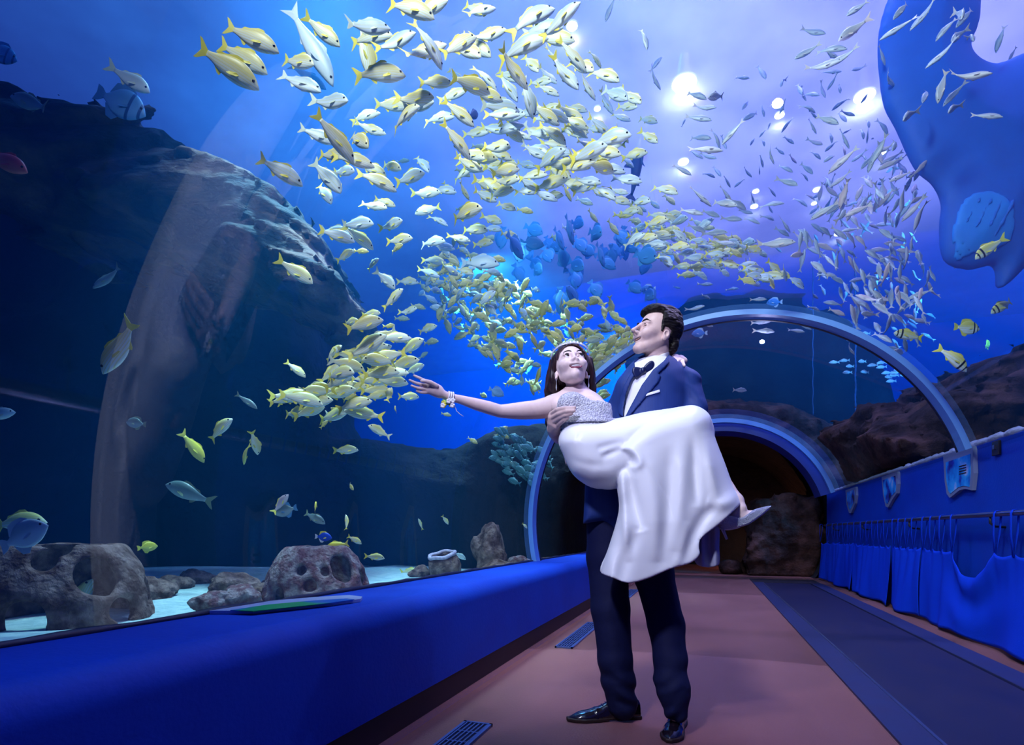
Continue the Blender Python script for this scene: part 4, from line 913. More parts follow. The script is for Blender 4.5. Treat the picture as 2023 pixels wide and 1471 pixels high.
one('striped_grunt', 'grunt1', 'grunt', 'grunt_fin', c7(402, 778, 522, 525), .28, 'grunt rising nose up in front of the large reef ball')
one('striped_grunt', 'grunt0', 'dim', 'grunt_fin', c7(745, 500, 850, 570), .22, 'dusky grunt against the right side of the large reef ball')
one('striped_grunt', 'grunt0', 'grunt', 'grunt_fin', c7(52, 705, -110, 680), .3, 'grunt tail leaving the left edge low by the sand')
one('striped_grunt', 'grunt2', 'pink', 'grunt_fin', c7(1560, 155, 1638, 45), .24, 'rosy grunt with nose up above the reddish reef ball, left of others')
one('surgeonfish', 'disc', 'dim', 'bat_fin', c7(1690, 120, 1560, 155), .28, 'dim blue fish under the rosy grunt above the reddish reef ball')
one('striped_grunt', 'grunt0', 'yellow', 'grunt_fin', c7(1800, 150, 1788, 85), .17, 'small yellow fish swimming up above the dusky fish, over reddish reef ball', 40)
one('dusky_fish', 'grunt1', 'dim', 'dim_fin', c7(1725, 150, 1850, 212), .26, 'dusky green fish nosing down above the blue tang')
one('striped_grunt', 'scad1', 'grunt', 'grunt_fin', c7(1982, 255, 1962, 160), .2, 'slim grunt swimming straight up beside the blue tang', 20)
one('squirrelfish', 'grunt0', 'red', 'red_fin', c7(1545, 440, 1625, 478), .18, 'red fish left of the reddish reef ball')
one('striped_grunt', 'grunt0', 'yellow', 'grunt_fin', c7(1985, 325, 1850, 352), .25, 'yellow grunt facing left just above the reddish reef ball')
one('striped_grunt', 'grunt0', 'grunt', 'grunt_fin', c8(800, 255, 862, 295), .22, 'grunt above the right shoulder of the reddish reef ball', 30)
one('striped_grunt', 'grunt2', 'grunt', 'grunt_fin', c8(883, 358, 985, 368), .24, 'greenish grunt right of the reddish reef ball')
one('striped_grunt', 'scad0', 'grunt', 'grunt_fin', c8(1180, 225, 1158, 165), .2, 'small grunt rising in the dark above the reef pot')
one('striped_grunt', 'grunt0', 'grunt', 'grunt_fin', c8(1278, 150, 1312, 195), .2, 'small grunt nosing down in the dark right above the reef pot')
one('striped_grunt', 'grunt0', 'grunt', 'grunt_fin', c8(1062, 440, 1165, 435), .22, 'grunt low over the sand left of the reef pot')
one('striped_grunt', 'grunt0', 'yellow', 'grunt_fin', c8(1140, 482, 1218, 468), .2, 'yellow fish resting against the reef pot, lower left')
one('striped_grunt', 'grunt0', 'silver', 'pale_fin', c8(1335, 338, 1402, 375), .22, 'pale fish just right of the reef pot rim')
one('striped_grunt', 'grunt0', 'grunt', 'grunt_fin', c8(1690, 190, 1716, 215), .2, 'tiny grunt left of the blue arch foot', 30)
one('moonfish', 'disc', 'silver', 'silver_fin', c5(882, 945, 972, 985), .3, 'pale round fish above the bride forearm')
def tang(q, lab):
    x, y, l, a = to_fish(q); t = fish('disc', 'tang', 'tang_fin', x, y, l, a, .2, 0, 'blue_tang', lab, 'fish', None)
    for c in t.children:
        if c.name.split('.')[0] in ('tail_fin', 'anal_fin'): c.material_slots[0].link = 'OBJECT'; c.material_slots[0].material = M['tang_white']
tang(c7(1790, 285, 1888, 292), 'bright blue tang with yellow back fin above the reddish reef ball')
tang(c7(1685, 635, 1762, 500), 'bright blue tang nosing up in front of the reddish reef ball')
one('porkfish', 'grunt1', 'pork', 'grunt_fin', c6(1900, 95, 1742, 205), .3, 'porkfish highest on the right, over pale manta belly, facing left')
one('porkfish', 'grunt0', 'grunt', 'grunt_fin', c6(1812, 225, 1665, 242), .28, 'yellowish fish right below the highest porkfish')
one('porkfish', 'grunt0', 'pale', 'pale_fin', c6(1730, 205, 1620, 255), .26, 'pale fish left below the highest porkfish')
one('porkfish', 'grunt2', 'pork', 'grunt_fin', c6(1975, 435, 1832, 515), .3, 'porkfish near the right edge facing left, second from top')
one('porkfish', 'disc', 'pork', 'grunt_fin', c6(1622, 592, 1772, 605), .26, 'deep-bodied yellow fish facing right above the right rock ridge')
one('porkfish', 'disc', 'yellow', 'grunt_fin', c6(1785, 715, 1845, 675), .22, 'small olive yellow fish above the right rock ridge', 30)
one('porkfish', 'grunt0', 'pork', 'grunt_fin', c6(1447, 662, 1280, 625), .3, 'porkfish facing left just outside the right side of blue arch')
one('porkfish', 'grunt1', 'pork', 'grunt_fin', c6(1545, 700, 1698, 848), .32, 'porkfish diving toward the right rock ridge')
# the manta gliding overhead at the right
def manta():
    dm = 5.6; pl = [(1738, 60), (1775, -40), (1850, -120), (1925, -60), (1932, 40), (1915, 100), (1960, 130), (2050, 110), (2110, 250), (2090, 420), (2030, 520), (1975, 570), (1966, 525), (1915, 532), (1868, 512), (1858, 450), (1862, 400), (1845, 362), (1810, 330), (1772, 250), (1745, 190)]
    pts = [((x-CX)/F*dm, (HY-y)/F*dm) for x, y in spline(pl, 4)]
    xs = [p[0] for p in pts]; ys = [p[1] for p in pts]; h = .03; lo = (min(xs)-.1, dm-.4, min(ys)-.1); G = grid(lo, (max(xs)+.1, dm+.4, max(ys)+.1), h)
    dp = poly2d(G[0], G[2], pts); D = np.maximum(dp, np.abs(G[1]-dm)-.22*np.sqrt(np.clip(-dp, 0, 1)/.5)-.01)
    c = P(1880, 250, dm)
    def xf(V): return np.array(CAM)+V[:, :1]*np.array(RT)+V[:, 1:2]*np.array(FW)+V[:, 2:]*np.array(UP)-np.array(c)
    t = empty('manta_ray', c, 'huge blue manta ray gliding overhead at the upper right', 'manta ray')
    sdf_obj('body', D, lo, h, mat('manta_skin', (.012, .13, .62), .6, noise=(2, (.010, .10, .50), .4, .7)), t, xf)
    def patch(nm, pl, m, off):
        pp = poly2d(G[0], G[2], [((x-CX)/F*dm, (HY-y)/F*dm) for x, y in spline(pl, 4)])
        sdf_obj(nm, np.maximum(np.maximum(pp, np.abs(D)-off), G[1]-dm), lo, h, m, t, xf)
    patch('pale_belly', [(1882, 412), (1915, 396), (1950, 415), (1968, 445), (1974, 480), (1958, 500), (1915, 508), (1880, 520), (1868, 470)], mat('manta_belly', (.03, .28, .85), .6), .022)
    for k in range(4): patch('gill_slit', [(1902+k*18, 414+k*3), (1908+k*18, 416+k*3), (1888+k*18, 455+k*7), (1880+k*17, 462+k*8)], mat('gill_dark', (.012, .16, .66), .6), .040)
manta()

# ------------------------------------------------------------------ the couple
DC = 2.40
def q(px, py, dd): d = DC+dd; return np.array([(px-CX)/F*d, d, (HY-py)/F*d])
def cam_xf(V): return np.array(CAM)+V[:, :1]*np.array(RT)+V[:, 1:2]*np.array(FW)+V[:, 2:]*np.array(UP)
def cgrid(x0, y0, x1, y1, d0, d1, h):
    a = [q(x, y, d) for x in (x0, x1) for y in (y0, y1) for d in (d0, d1)]
    lo = np.min(a, 0); hi = np.max(a, 0); return grid(lo, hi, h), lo
def pxy(G): return CX+F*G[0]/G[1], HY-F*G[2]/G[1]
def ppoly(G, pts, n=4):
    X, Y = pxy(G); return poly2d(X, Y, spline(pts, n) if n else pts)*G[1]/F
def chain(G, pts, k=.015, D=None):
    "smooth chain of tapered limbs: (px, py, depth offset, radius in px)"
    a = [(q(*p[:3]), p[3]*(DC+p[2])/F) for p in pts]
    for i in range(len(a)-1):
        c = cone(G, a[i][0], a[i+1][0], a[i][1], a[i+1][1]); D = c if D is None else (smin(D, c, k) if k > .012 else np.minimum(D, c))
    return D
def basis(f, up):
    f = np.array(f, float); f /= np.linalg.norm(f); up = np.array(up, float); up = up-f*(up@f); up /= np.linalg.norm(up); return np.array([f, np.cross(up, f), up])
def to_local(G, c, B, s):
    p = [G[i]-c[i] for i in range(3)]; return [sum(B[r][i]*p[i] for i in range(3))/s for r in range(3)]
def join_meshes(name, objs, m, parent=None, loc=None):
    V = []; Fc = []
    for o in objs:
        b = len(V); V += [tuple(v.co) for v in o.data.vertices]; Fc += [[b+i for i in p.vertices] for p in o.data.polygons]; me = o.data; bpy.data.objects.remove(o); bpy.data.meshes.remove(me)
    return mesh(name, V, Fc, m, parent, True)
M['skin'] = mat('skin', (.66, .47, .44), .5, .4, noise=(60, (.62, .42, .39), .4, .7)); M['skin_f'] = mat('skin_fair', (.78, .60, .58), .45, .4, noise=(60, (.75, .56, .54), .4, .7))
for k in ('skin', 'skin_f'): M[k].node_tree.nodes['Principled BSDF'].inputs['Subsurface Weight'].default_value = .0
M['hair'] = mat('black_hair', (.006, .004, .006), .6, .25, bump=(45, .8, 2, (.35, .35, 1.2))); M['hair_b'] = mat('brown_hair', (.045, .014, .018), .42, .5, noise=(5, (.012, .004, .007), .4, .6, 3, (5, 5, .6)), bump=(60, .5, 2, (1, 1, .06)))
M['eye_white'] = mat('eye_white', (.75, .72, .72), .2); M['iris'] = mat('iris', (.012, .007, .006), .12, .6); M['brow'] = mat('brow', (.012, .008, .008), .8)
M['lip_f'] = mat('lips_berry', (.30, .05, .10), .35); M['lip_m'] = mat('lips', (.42, .20, .18), .5); M['teeth'] = mat('teeth', (.85, .84, .82), .25); M['mouth'] = mat('mouth', (.05, .01, .012), .6)
def pinstripe(name, col, col2, freq):
    m = bpy.data.materials.new(name); m.use_nodes = True; nt = m.node_tree; b = nt.nodes['Principled BSDF']; b.inputs['Roughness'].default_value = .7; b.inputs['Sheen Weight'].default_value = .0
    tc = nt.nodes.new('ShaderNodeTexCoord'); w = nt.nodes.new('ShaderNodeTexWave'); w.inputs['Scale'].default_value = freq; w.inputs['Distortion'].default_value = .6; w.inputs['Detail Scale'].default_value = 1
    mp = nt.nodes.new('ShaderNodeMapping'); mp.inputs['Rotation'].default_value = (0, 0, -.3)
    r = nt.nodes.new('ShaderNodeMapRange'); r.inputs[1].default_value = .72; r.inputs[2].default_value = .98
    x = nt.nodes.new('ShaderNodeMix'); x.data_type = 'RGBA'; x.inputs[6].default_value = (*col, 1); x.inputs[7].default_value = (*col2, 1)
    nt.links.new(tc.outputs['Object'], mp.inputs[0]); nt.links.new(mp.outputs[0], w.inputs[0]); nt.links.new(w.outputs[0], r.inputs[0]); nt.links.new(r.outputs[0], x.inputs[0]); nt.links.new(x.outputs[2], b.inputs['Base Color'])
    n = nt.nodes.new('ShaderNodeTexNoise'); n.inputs['Scale'].default_value = 9; nt.links.new(tc.outputs['Object'], n.inputs[0]); bp = nt.nodes.new('ShaderNodeBump'); bp.inputs['Strength'].default_value = .35; bp.inputs['Distance'].default_value = .02
    nt.links.new(n.outputs[0], bp.inputs['Height']); nt.links.new(bp.outputs[0], b.inputs['Normal']); return m
M['suit'] = pinstripe('navy_pinstripe', (.004, .026, .17), (.009, .044, .23), 62)
M['trouser'] = mat('navy_trouser', (.006, .009, .05), .75, .2, sheen=.0, bump=(10, .3))
M['shirt'] = mat('white_shirt', (.80, .80, .86), .6, bump=(30, .1)); M['bow'] = mat('navy_satin', (.006, .012, .07), .35, .5)
M['leather'] = mat('black_leather', (.010, .006, .012), .12, .6, coat=.6); M['sole'] = mat('shoe_sole', (.02, .008, .008), .6)
M['satin'] = mat('white_satin', (.86, .87, .92), .42, .4, sheen=.2, bump=(7, .12, 3)); M['lace'] = mat('beaded_lace', (.76, .76, .84), .5, .5, noise=(150, (.46, .46, .58), .42, .6, 2), bump=(170, .7, 2))
M['lining'] = mat('sheer_lining', (.42, .44, .56), .6); M['glitter'] = mat('silver_glitter', (.62, .66, .76), .28, .6, .65, bump=(350, .8, 1)); M['crystal'] = mat('crystal', (.85, .87, .95), .12, .8, .35); M['pearl'] = mat('pearl', (.85, .82, .88), .25, .6)
def mouth_of(ay, male):
    hw = .031 if male else .029; t2 = np.clip(ay/hw, 0, 1.2)**2
    return hw, (.098 if male else .092)-.0150*t2, -.0675+.012*t2, (.0080 if male else .0095)*np.clip(1-t2, 0, 1)**.5
def head_sdf(L, male, smile=1.0):
    "L: local coords forward, left, up; metres for a head about .235 tall"
    x, y, z = L; ay = np.abs(y); A = [x, ay, z]
    w = 1.0 if male else .99
    D = ell(A, (-.012, 0, .036), (.098, .077*w, .086))
    D = smin(D, ell(A, (.030, 0, -.030), (.062, .059 if male else .058, .073 if male else .066)), .03)
    D = smin(D, cone(A, (-.004, .050*w if male else .046, -.046), (.066, .012 if male else .004, -.104 if male else -.095), .016 if male else .011, .019 if male else .013), .026)
    D = smin(D, ell(A, (.082 if male else .068, 0, -.106 if male else -.097), (.018, .020 if male else .012, .016 if male else .013)), .03)
    D = smin(D, ell(A, (.058, .042*w, -.024), (.026, .024, .019)), .025)
    D = smin(D, ell(A, (.080, .024, .018), (.014, .026, .010 if male else .006)), .018)
    D = smax(D, -ell(A, (.104, .032, -.004), (.018, .019, .013)), .014)
    D = smin(D, cone(A, (.093, 0, .014), (.1255 if male else .104, 0, -.026), .0085 if male else .007, .0082 if male else .0078), .014)
    D = smin(D, ell(A, ((.126 if male else .107), 0, -.030), (.0115, .0095, .0088) if male else (.010, .009, .008)), .008)
    D = smin(D, ell(A, (.108 if male else .102, .011, -.037), (.012, .008, .008)), .006)
    D = smin(D, ell(A, (.091, 0, -.052), (.010, .022, .012)), .014)
    # open smile: lips round a gap that curves up at the corners
    hw, xs, zc, oh = mouth_of(ay, male)
    D = smin(D, np.sqrt((x-xs+.010+.45*np.maximum(zc-oh-z, 0))**2+((z-zc)*.75)**2+(np.maximum(ay-hw*.7, 0)*.9)**2)-.0115, .014)
    mo = np.maximum(np.maximum(np.abs(z-zc)-oh, ay-hw), xs-.020-x); D = smax(D, -mo, .002)
    # cheeks lifted by the smile
    D = smin(D, ell(A, (.076, .036, -.040), (.020, .016, .016)), .022)
    # eyelids round a slit
    lid = np.maximum(ell(A, (.079, .0315, -.004), (.0155, .0175, .0150)), -(np.sqrt(((A[1]-.0315)/.0150)**2+((z+.0030-.12*(A[1]-.0315))/(.0070 if not male else .0056))**2)-1)*.006)
    D = smin(D, lid, .005)
    # ear
    e = np.maximum(ell(A, (-.014, .079*w if male else .072, -.020), (.020, .012, .025) if male else (.014, .008, .022)), -ell(A, (-.008, .090*w, -.018), (.010, .010, .015)))
    e = smin(e, ell(A, (-.008, .078*w, -.042), (.010, .007, .010) if male else (.006, .005, .006)), .008)
    return smin(D, e, .006)
def eyes_brows(parent, c, B, s, gaze, male):
    R = Matrix([[*(RT*float(B[r][0])+FW*float(B[r][1])+UP*float(B[r][2]))] for r in range(3)]).transposed()
    base = Vector(cam_xf(np.array([c]))[0])
    def W(p): return base+R @ (Vector(p)*s)
    def on(y, z, off=0.0):
        xs = np.linspace(.15, .03, 400); d = head_sdf([xs, np.full(400, y), np.full(400, z)], male); k = np.argmax(d < 0); return W((xs[k]+off, y, z))
    def stroke(nm, yz, rad, m, off=0.0, n=5, flat=1.0):
        pts = spline(yz, n, False); k = len(pts); rr_ = np.interp(np.linspace(0, 1, k), np.linspace(0, 1, len(rad)), rad); return tube(nm, [on(p[0], p[1], off) for p in pts], [r*s for r in rr_], m, parent, 8, flat)
    for sd in (1, -1):
        bm = bmesh.new(); bmesh.ops.create_uvsphere(bm, u_segments=18, v_segments=12, radius=.0116*s)
        ey = bm_obj('eye', bm, M['eye_white'], parent, True); ey.location = W((.0802, sd*.0315, -.0035))
        g = R @ Vector(gaze); bm = bmesh.new(); bmesh.ops.create_uvsphere(bm, u_segments=14, v_segments=8, radius=(.0092 if male else .0078)*s)
        for v in bm.verts: v.co.z *= .45
        ir = bm_obj('iris', bm, M['iris'], ey, True); ir.location = g.normalized()*.0096*s; ir.rotation_euler = g.to_track_quat('Z', 'Y').to_euler()
        zb = .0125 if male else .0150
        stroke('eyebrow', [(sd*.012, zb-.001), (sd*.024, zb+.005), (sd*.038, zb+.006), (sd*.051, zb-.001)], [.0042, .0048, .0040, .0010] if male else [.0018, .0026, .0024, .0010], M['brow'], -.0005)
        if not male: stroke('eyelashes', [(sd*.0165, .0005), (sd*.025, .0050), (sd*.036, .0052), (sd*.0475, .0010), (sd*.0530, .0035)], [.0010, .0022, .0024, .0018, .0006], M['brow'], .0004)
    def lip(nm, side, rad, m):
        hw, _, _, _ = mouth_of(np.zeros(1), male); yz = []
        for i in range(13):
            y = (i/6-1)*hw*1.0; _, _, zc, oh = mouth_of(np.array([abs(y)]), male); yz.append((y, float(zc[0]+side*(oh[0]+rad*.6)), float(mouth_of(np.array([abs(y)]), male)[1][0])+.0035))
        if side < 0: return stroke(nm, [p[:2] for p in yz], [.0006]+[rad*.75, rad, rad, rad, rad*.75]+[.0006], m, -.0004, 2)
        rr_ = np.interp(np.linspace(0, 1, 13), np.linspace(0, 1, 7), [.0006, rad*.8, rad, rad*1.1, rad, rad*.8, .0006]); return tube(nm, [W((p[2], p[0], p[1]-rad*.5)) for p in yz], [r*s for r in rr_], m, parent, 8)
    lip('upper_lip', 1, .0026 if male else .0042, M['lip_m'] if male else M['lip_f']); lip('lower_lip', -1, .0030 if male else .0040, M['lip_m'] if male else M['lip_f'])
    def inner(nm, m, dz, dx, k, rad):
        pts = []
        for i in range(15):
            y = (i/7-1)*k; hw, xs, zc, oh = mouth_of(np.array([abs(y)]), male); pts.append(W((float(xs[0])+dx, y, float(zc[0])+dz)))
        return tube(nm, pts, rad*s, m, parent, 8)
    inner('teeth', M['teeth'], .0030, -.0040, .0290, .0058); inner('mouth_interior', M['mouth'], -.0020, -.0180, .026, .0090)
    return W
# ================================================================== GROOM
gc = q(1297, 657.5, .14); GB = basis((-.90, -.36, .27), (.25, .08, 1)); GS = .94
groom_loc = Vector(cam_xf(np.array([q(1265, 1425, .02)]))[0]); groom_loc.z = 0
parts = []
G, lo = cgrid(1232, 585, 1368, 755, -.04, .34, .0027); L = to_local(G, gc, GB, GS)
D = head_sdf(L, True)
neck = chain(G, [(1303, 684, .165, 24), (1298, 715, .16, 25), (1300, 745, .16, 30)], .01)
D = smin(D, neck, .02)
parts.append(sdf_obj('h', D, lo, .0026, None, None, cam_xf, 1))
# torso, legs and right arm inside the clothes, right hand round her ribs
G, lo = cgrid(1075, 725, 1400, 1440, -.22, .34, .0075)
D = chain(G, [(1298, 735, .16, 26), (1285, 790, .15, 52), (1262, 880, .13, 48), (1240, 985, .10, 50)], .04)
D = smin(D, chain(G, [(1241, 772, .125, 15), (1220, 816, .19, 14), (1140, 864, .17, 13)], .01), .03)
D = smin(D, chain(G, [(1356, 762, .13, 17), (1371, 812, .10, 16), (1364, 850, .04, 15), (1310, 872, -.02, 13)], .02), .03)
D = smin(D, chain(G, [(1212, 1010, .08, 36), (1207, 1180, .04, 28), (1228, 1400, .05, 16)], .02), .03)
D = smin(D, chain(G, [(1270, 1010, .08, 36), (1308, 1200, -.02, 27), (1335, 1410, -.13, 15)], .02), .03)
parts.append(sdf_obj('b', D, lo, .0075, None, None, cam_xf, 1))
G, lo = cgrid(1075, 785, 1160, 885, -.25, .16, .0028)
D = chain(G, [(1135, 866, .13, 13), (1103, 864, .06, 12), (1094, 854, .0, 11.5), (1092, 846, -.04, 12)], .01)
D = smin(D, chain(G, [(1094, 846, -.06, 12), (1093, 834, -.09, 11.5), (1091, 824, -.105, 9)], .01), .012); D = smin(D, chain(G, [(1096, 850, -.05, 10), (1100, 841, -.105, 8)], .01), .012)
for f in ([(1089, 818, -.105, 5.2), (1101, 809, -.165, 4.8), (1118, 806, -.205, 4.4), (1135, 805, -.217, 3.6)], [(1091, 825, -.110, 5.4), (1104, 817, -.170, 4.9), (1119, 812, -.208, 4.5), (1134, 811, -.220, 3.7)],
          [(1094, 833, -.108, 5.2), (1107, 825, -.165, 4.8), (1118, 820, -.200, 4.3), (1129, 817, -.212, 3.6)], [(1100, 842, -.105, 4.8), (1109, 834, -.155, 4.3), (1116, 829, -.184, 3.9), (1122, 825, -.196, 3.3)], [(1088, 838, -.03, 6.5), (1083, 824, -.04, 6), (1084, 812, -.05, 5.2)]):
    D = smin(D, chain(G, f, .003), .0035)
parts.append(sdf_obj('hand', D, lo, .0028, None, None, cam_xf, 1))
# left hand under her knees
G, lo = cgrid(1225, 840, 1330, 930, -.18, .06, .0035)
D = chain(G, [(1310, 872, -.02, 13), (1285, 884, -.05, 12), (1268, 888, -.06, 13)], .01)
for k in range(4): D = smin(D, chain(G, [(1265, 880+k*6, -.06, 5), (1252, 880+k*7, -.085, 4.6), (1243, 878+k*7, -.11, 4)], .004), .005)
D = smin(D, chain(G, [(1276, 878, -.06, 6), (1268, 868, -.10, 4.5)], .004), .006)
parts.append(sdf_obj('hand2', D, lo, .0035, None, None, cam_xf, 1))
groom = join_meshes('person', parts, M['skin']); tag(groom, 'dark-haired man in navy pinstripe suit and bow tie, carrying a woman in white', 'person')
eyes_brows(groom, gc, GB, GS, (.78, .50, .02), True)
# hair
G, lo = cgrid(1236, 580, 1376, 735, -.06, .38, .003); L = to_local(G, gc, GB, GS); x, y, z = L; ay = np.abs(y)
hd = head_sdf(L, True)
cap = ell([x, ay, z], (-.020, 0, .042), (.108, .088, .094))
cut = smax(x-.082-.28*(z-.06), -(z-.052-.95*np.clip(x-.02, -.2, .2)+0*ay), .01)          # keep behind the hairline
keep = np.where(x > .030, -(z-.066-.10*(x-.03)/.05), np.where(x > .008, -(z+.008), np.where(x > -.034, -(z-.006), -(z+.055+.30*(x+.034)*0))))
Dh = smax(cap, keep, .008)
Dh = smin(Dh, ell([x, ay, z], (.040, .005, .090), (.050, .062, .027)), .018)
Dh = smin(Dh, ell([x, y, z], (.072, -.006, .080), (.022, .045, .018)), .014)
Dh = smin(Dh, ell([x, y, z], (-.035, 0, .106), (.070, .064, .026)), .02)
Dh = smin(Dh, ell([x, ay, z], (-.084, .020, -.038), (.028, .045, .050)), .02)
Dh = smin(Dh, ell([x, ay, z], (.016, .073, .006), (.008, .006, .024)), .006)
Dh = Dh-.0075*fbm(x*.55+.2*z, y*3.0+z*.6, z*1.6-x*.5, 34, 3, True)-.001
Dh = np.maximum(Dh, -(hd+.003)); Dh = np.maximum(Dh, -ell([x, ay, z], (-.010, .084, -.020), (.024, .022, .028)))
sdf_obj('hair', Dh, lo, .003, M['hair'], groom, cam_xf, 1)
# jacket
G, lo = cgrid(1140, 705, 1405, 1045, -.14, .42, .0052)
def torso_g(G):
    D = ell(G, q(1292, 800, .15), (.165, .125, .24)); D = smin(D, chain(G, [(1290, 765, .15, 52), (1268, 860, .13, 56), (1246, 950, .11, 52), (1232, 1020, .09, 56)], .05), .05)
    D = smin(D, chain(G, [(1298, 738, .16, 26), (1244, 763, .125, 23)], .02), .05)
    D = smin(D, chain(G, [(1300, 738, .16, 26), (1355, 757, .135, 26)], .02), .05)
    return D
T = torso_g(G)
arms = smin(chain(G, [(1240, 771, .125, 25), (1219, 815, .19, 24), (1160, 862, .19, 20)], .02), chain(G, [(1358, 764, .13, 28), (1371, 812, .10, 25), (1365, 850, .04, 22), (1320, 874, -.005, 19)], .02), .01)
J = smin(T, arms, .022)
X, Y = pxy(G)
skirtJ = ppoly(G, [(1158, 900), (1210, 900), (1290, 930), (1320, 1000), (1300, 1035), (1225, 1035), (1190, 1028), (1152, 1034), (1154, 1000)], 0)
J = smin(J, smax(skirtJ, np.abs(G[1]-DC-.09)-.13, .05), .03)
V_ = ppoly(G, [(1254, 722), (1250, 690), (1322, 690), (1316, 712), (1300, 724), (1284, 743), (1270, 766), (1256, 790), (1240, 816), (1231, 826), (1231, 800), (1236, 778), (1245, 755), (1255, 738)], 0)
front = G[1]-(DC+.14)
openV = smax(V_, front, .004)
shell = np.maximum(J, -openV)
shell = np.maximum(shell, -smax(chain(G, [(1299, 690, .165, 27), (1299, 740, .16, 29)]), 0*J-1, .001))
wr = .0045*np.sin((Y-.6*(X-1340))*.16+2.5*fbm(X*.01, Y*.01, G[1], 2, 2))*np.exp(-((X-1372)/26)**2)*(Y < 870)
shell = shell-wr
jk = sdf_obj('suit_jacket', shell, lo, .0052, M['suit'], groom, cam_xf, 1)
lap = [(1318, 703), (1323, 716), (1300, 738), (1306, 741), (1302, 752), (1262, 800), (1240, 826), (1232, 829), (1244, 805), (1268, 760), (1290, 730), (1312, 712)]
Dl = np.maximum(np.maximum(np.maximum(ppoly(G, lap, 0), np.abs(J-.005)-.006), G[1]-(DC+.15)), -10+0*J); sdf_obj('lapel', Dl, lo, .0052, M['suit'], jk, cam_xf, 1)
lap2 = [(1252, 730), (1256, 737), (1246, 754), (1237, 778), (1232, 802), (1231, 824), (1222, 818), (1223, 790), (1231, 764), (1243, 742)]
Dl = np.maximum(np.maximum(ppoly(G, lap2, 0), np.abs(J-.005)-.006), G[1]-(DC+.15)); sdf_obj('lapel', Dl, lo, .0052, M['suit'], jk, cam_xf, 1)
ps = [(1273, 778), (1303, 769), (1304, 774), (1274, 783)]
G2, lo2 = cgrid(1262, 760, 1312, 792, -.12, .16, .0022); J2 = smin(torso_g(G2), chain(G2, [(1358, 764, .13, 28), (1371, 812, .10, 25)], .02), .022)
sdf_obj('pocket_square', np.maximum(np.maximum(ppoly(G2, ps, 0), np.abs(J2-.004)-.005), G2[1]-(DC+.14)), lo2, .0022, M['shirt'], groom, cam_xf, 1)
# shirt, collar, bow tie
G, lo = cgrid(1205, 685, 1345, 850, -.10, .30, .004); T = torso_g(G)
S = np.maximum(T+.010, ppoly(G, [(1240, 715), (1330, 690), (1330, 720), (1290, 760), (1260, 845), (1215, 845), (1222, 780)], 0)); S = smin(S, chain(G, [(1294, 738, .16, 27), (1296, 750, .16, 30)]), .01)
sdf_obj('shirt', S, lo, .004, M['shirt'], groom, cam_xf, 1)
G, lo = cgrid(1240, 680, 1345, 745, -.04, .34, .0026); X, Y = pxy(G)
a, b = q(1297, 690, .165), q(1292, 732, .155)
col = np.abs(cone(G, a, b, .059, .064))-.0035; col = np.maximum(col, np.maximum(ppoly(G, [(1262, 712), (1268, 709), (1280, 716), (1290, 707), (1320, 694), (1335, 700), (1330, 716), (1310, 716), (1296, 722), (1286, 730), (1272, 726), (1264, 730)], 0), 0*X-1))
sdf_obj('collar', col, lo, .0026, M['shirt'], groom, cam_xf, 1)
G, lo = cgrid(1238, 700, 1318, 752, -.06, .20, .0022)
bl = ppoly(G, [(1269, 728), (1261, 725), (1251, 725), (1249, 735), (1255, 746), (1263, 743), (1270, 736)], 3); br = ppoly(G, [(1269, 730), (1276, 719), (1287, 712), (1293, 717), (1290, 729), (1280, 735), (1271, 737)], 3)
kn = ell(G, q(1270, 732, .045), (.012, .014, .015)); bw = smin(smax(bl, np.abs(G[1]-DC-.055)-.014, .01), smax(br, np.abs(G[1]-DC-.058)-.016, .01), .004)
sdf_obj('bow_tie', smin(bw, kn, .004), lo, .0022, M['bow'], groom, cam_xf, 1)
# trousers
G, lo = cgrid(1140, 985, 1375, 1425, -.30, .26, .0065); X, Y = pxy(G)
D = chain(G, [(1199, 1030, .08, 40), (1200, 1100, .07, 40), (1206, 1201, .05, 37), (1215, 1302, .03, 33), (1222, 1345, .03, 32), (1229, 1392, .035, 29)], .02)
D = smin(D, chain(G, [(1262, 1030, .08, 44), (1290, 1130, .02, 39), (1316, 1234, -.04, 34), (1324, 1302, -.09, 31), (1324, 1342, -.11, 30), (1330, 1362, -.12, 31), (1335, 1400, -.135, 24)], .02), .012)
D = D-.008*np.sin(Y*.15+.09*(X-1270)*np.sign(X-1275)+7*fbm(X*.016, Y*.012, G[1], 1, 2))*np.clip((Y-1300)/60, 0, 1)*np.clip(.3+2*fbm(X*.03, Y*.03, G[1], 1.3, 2), 0, 1)-.007*fbm(X*.03, Y*.012, G[1], 1, 3)
sdf_obj('trousers', D, lo, .0065, M['trouser'], groom, cam_xf, 1)
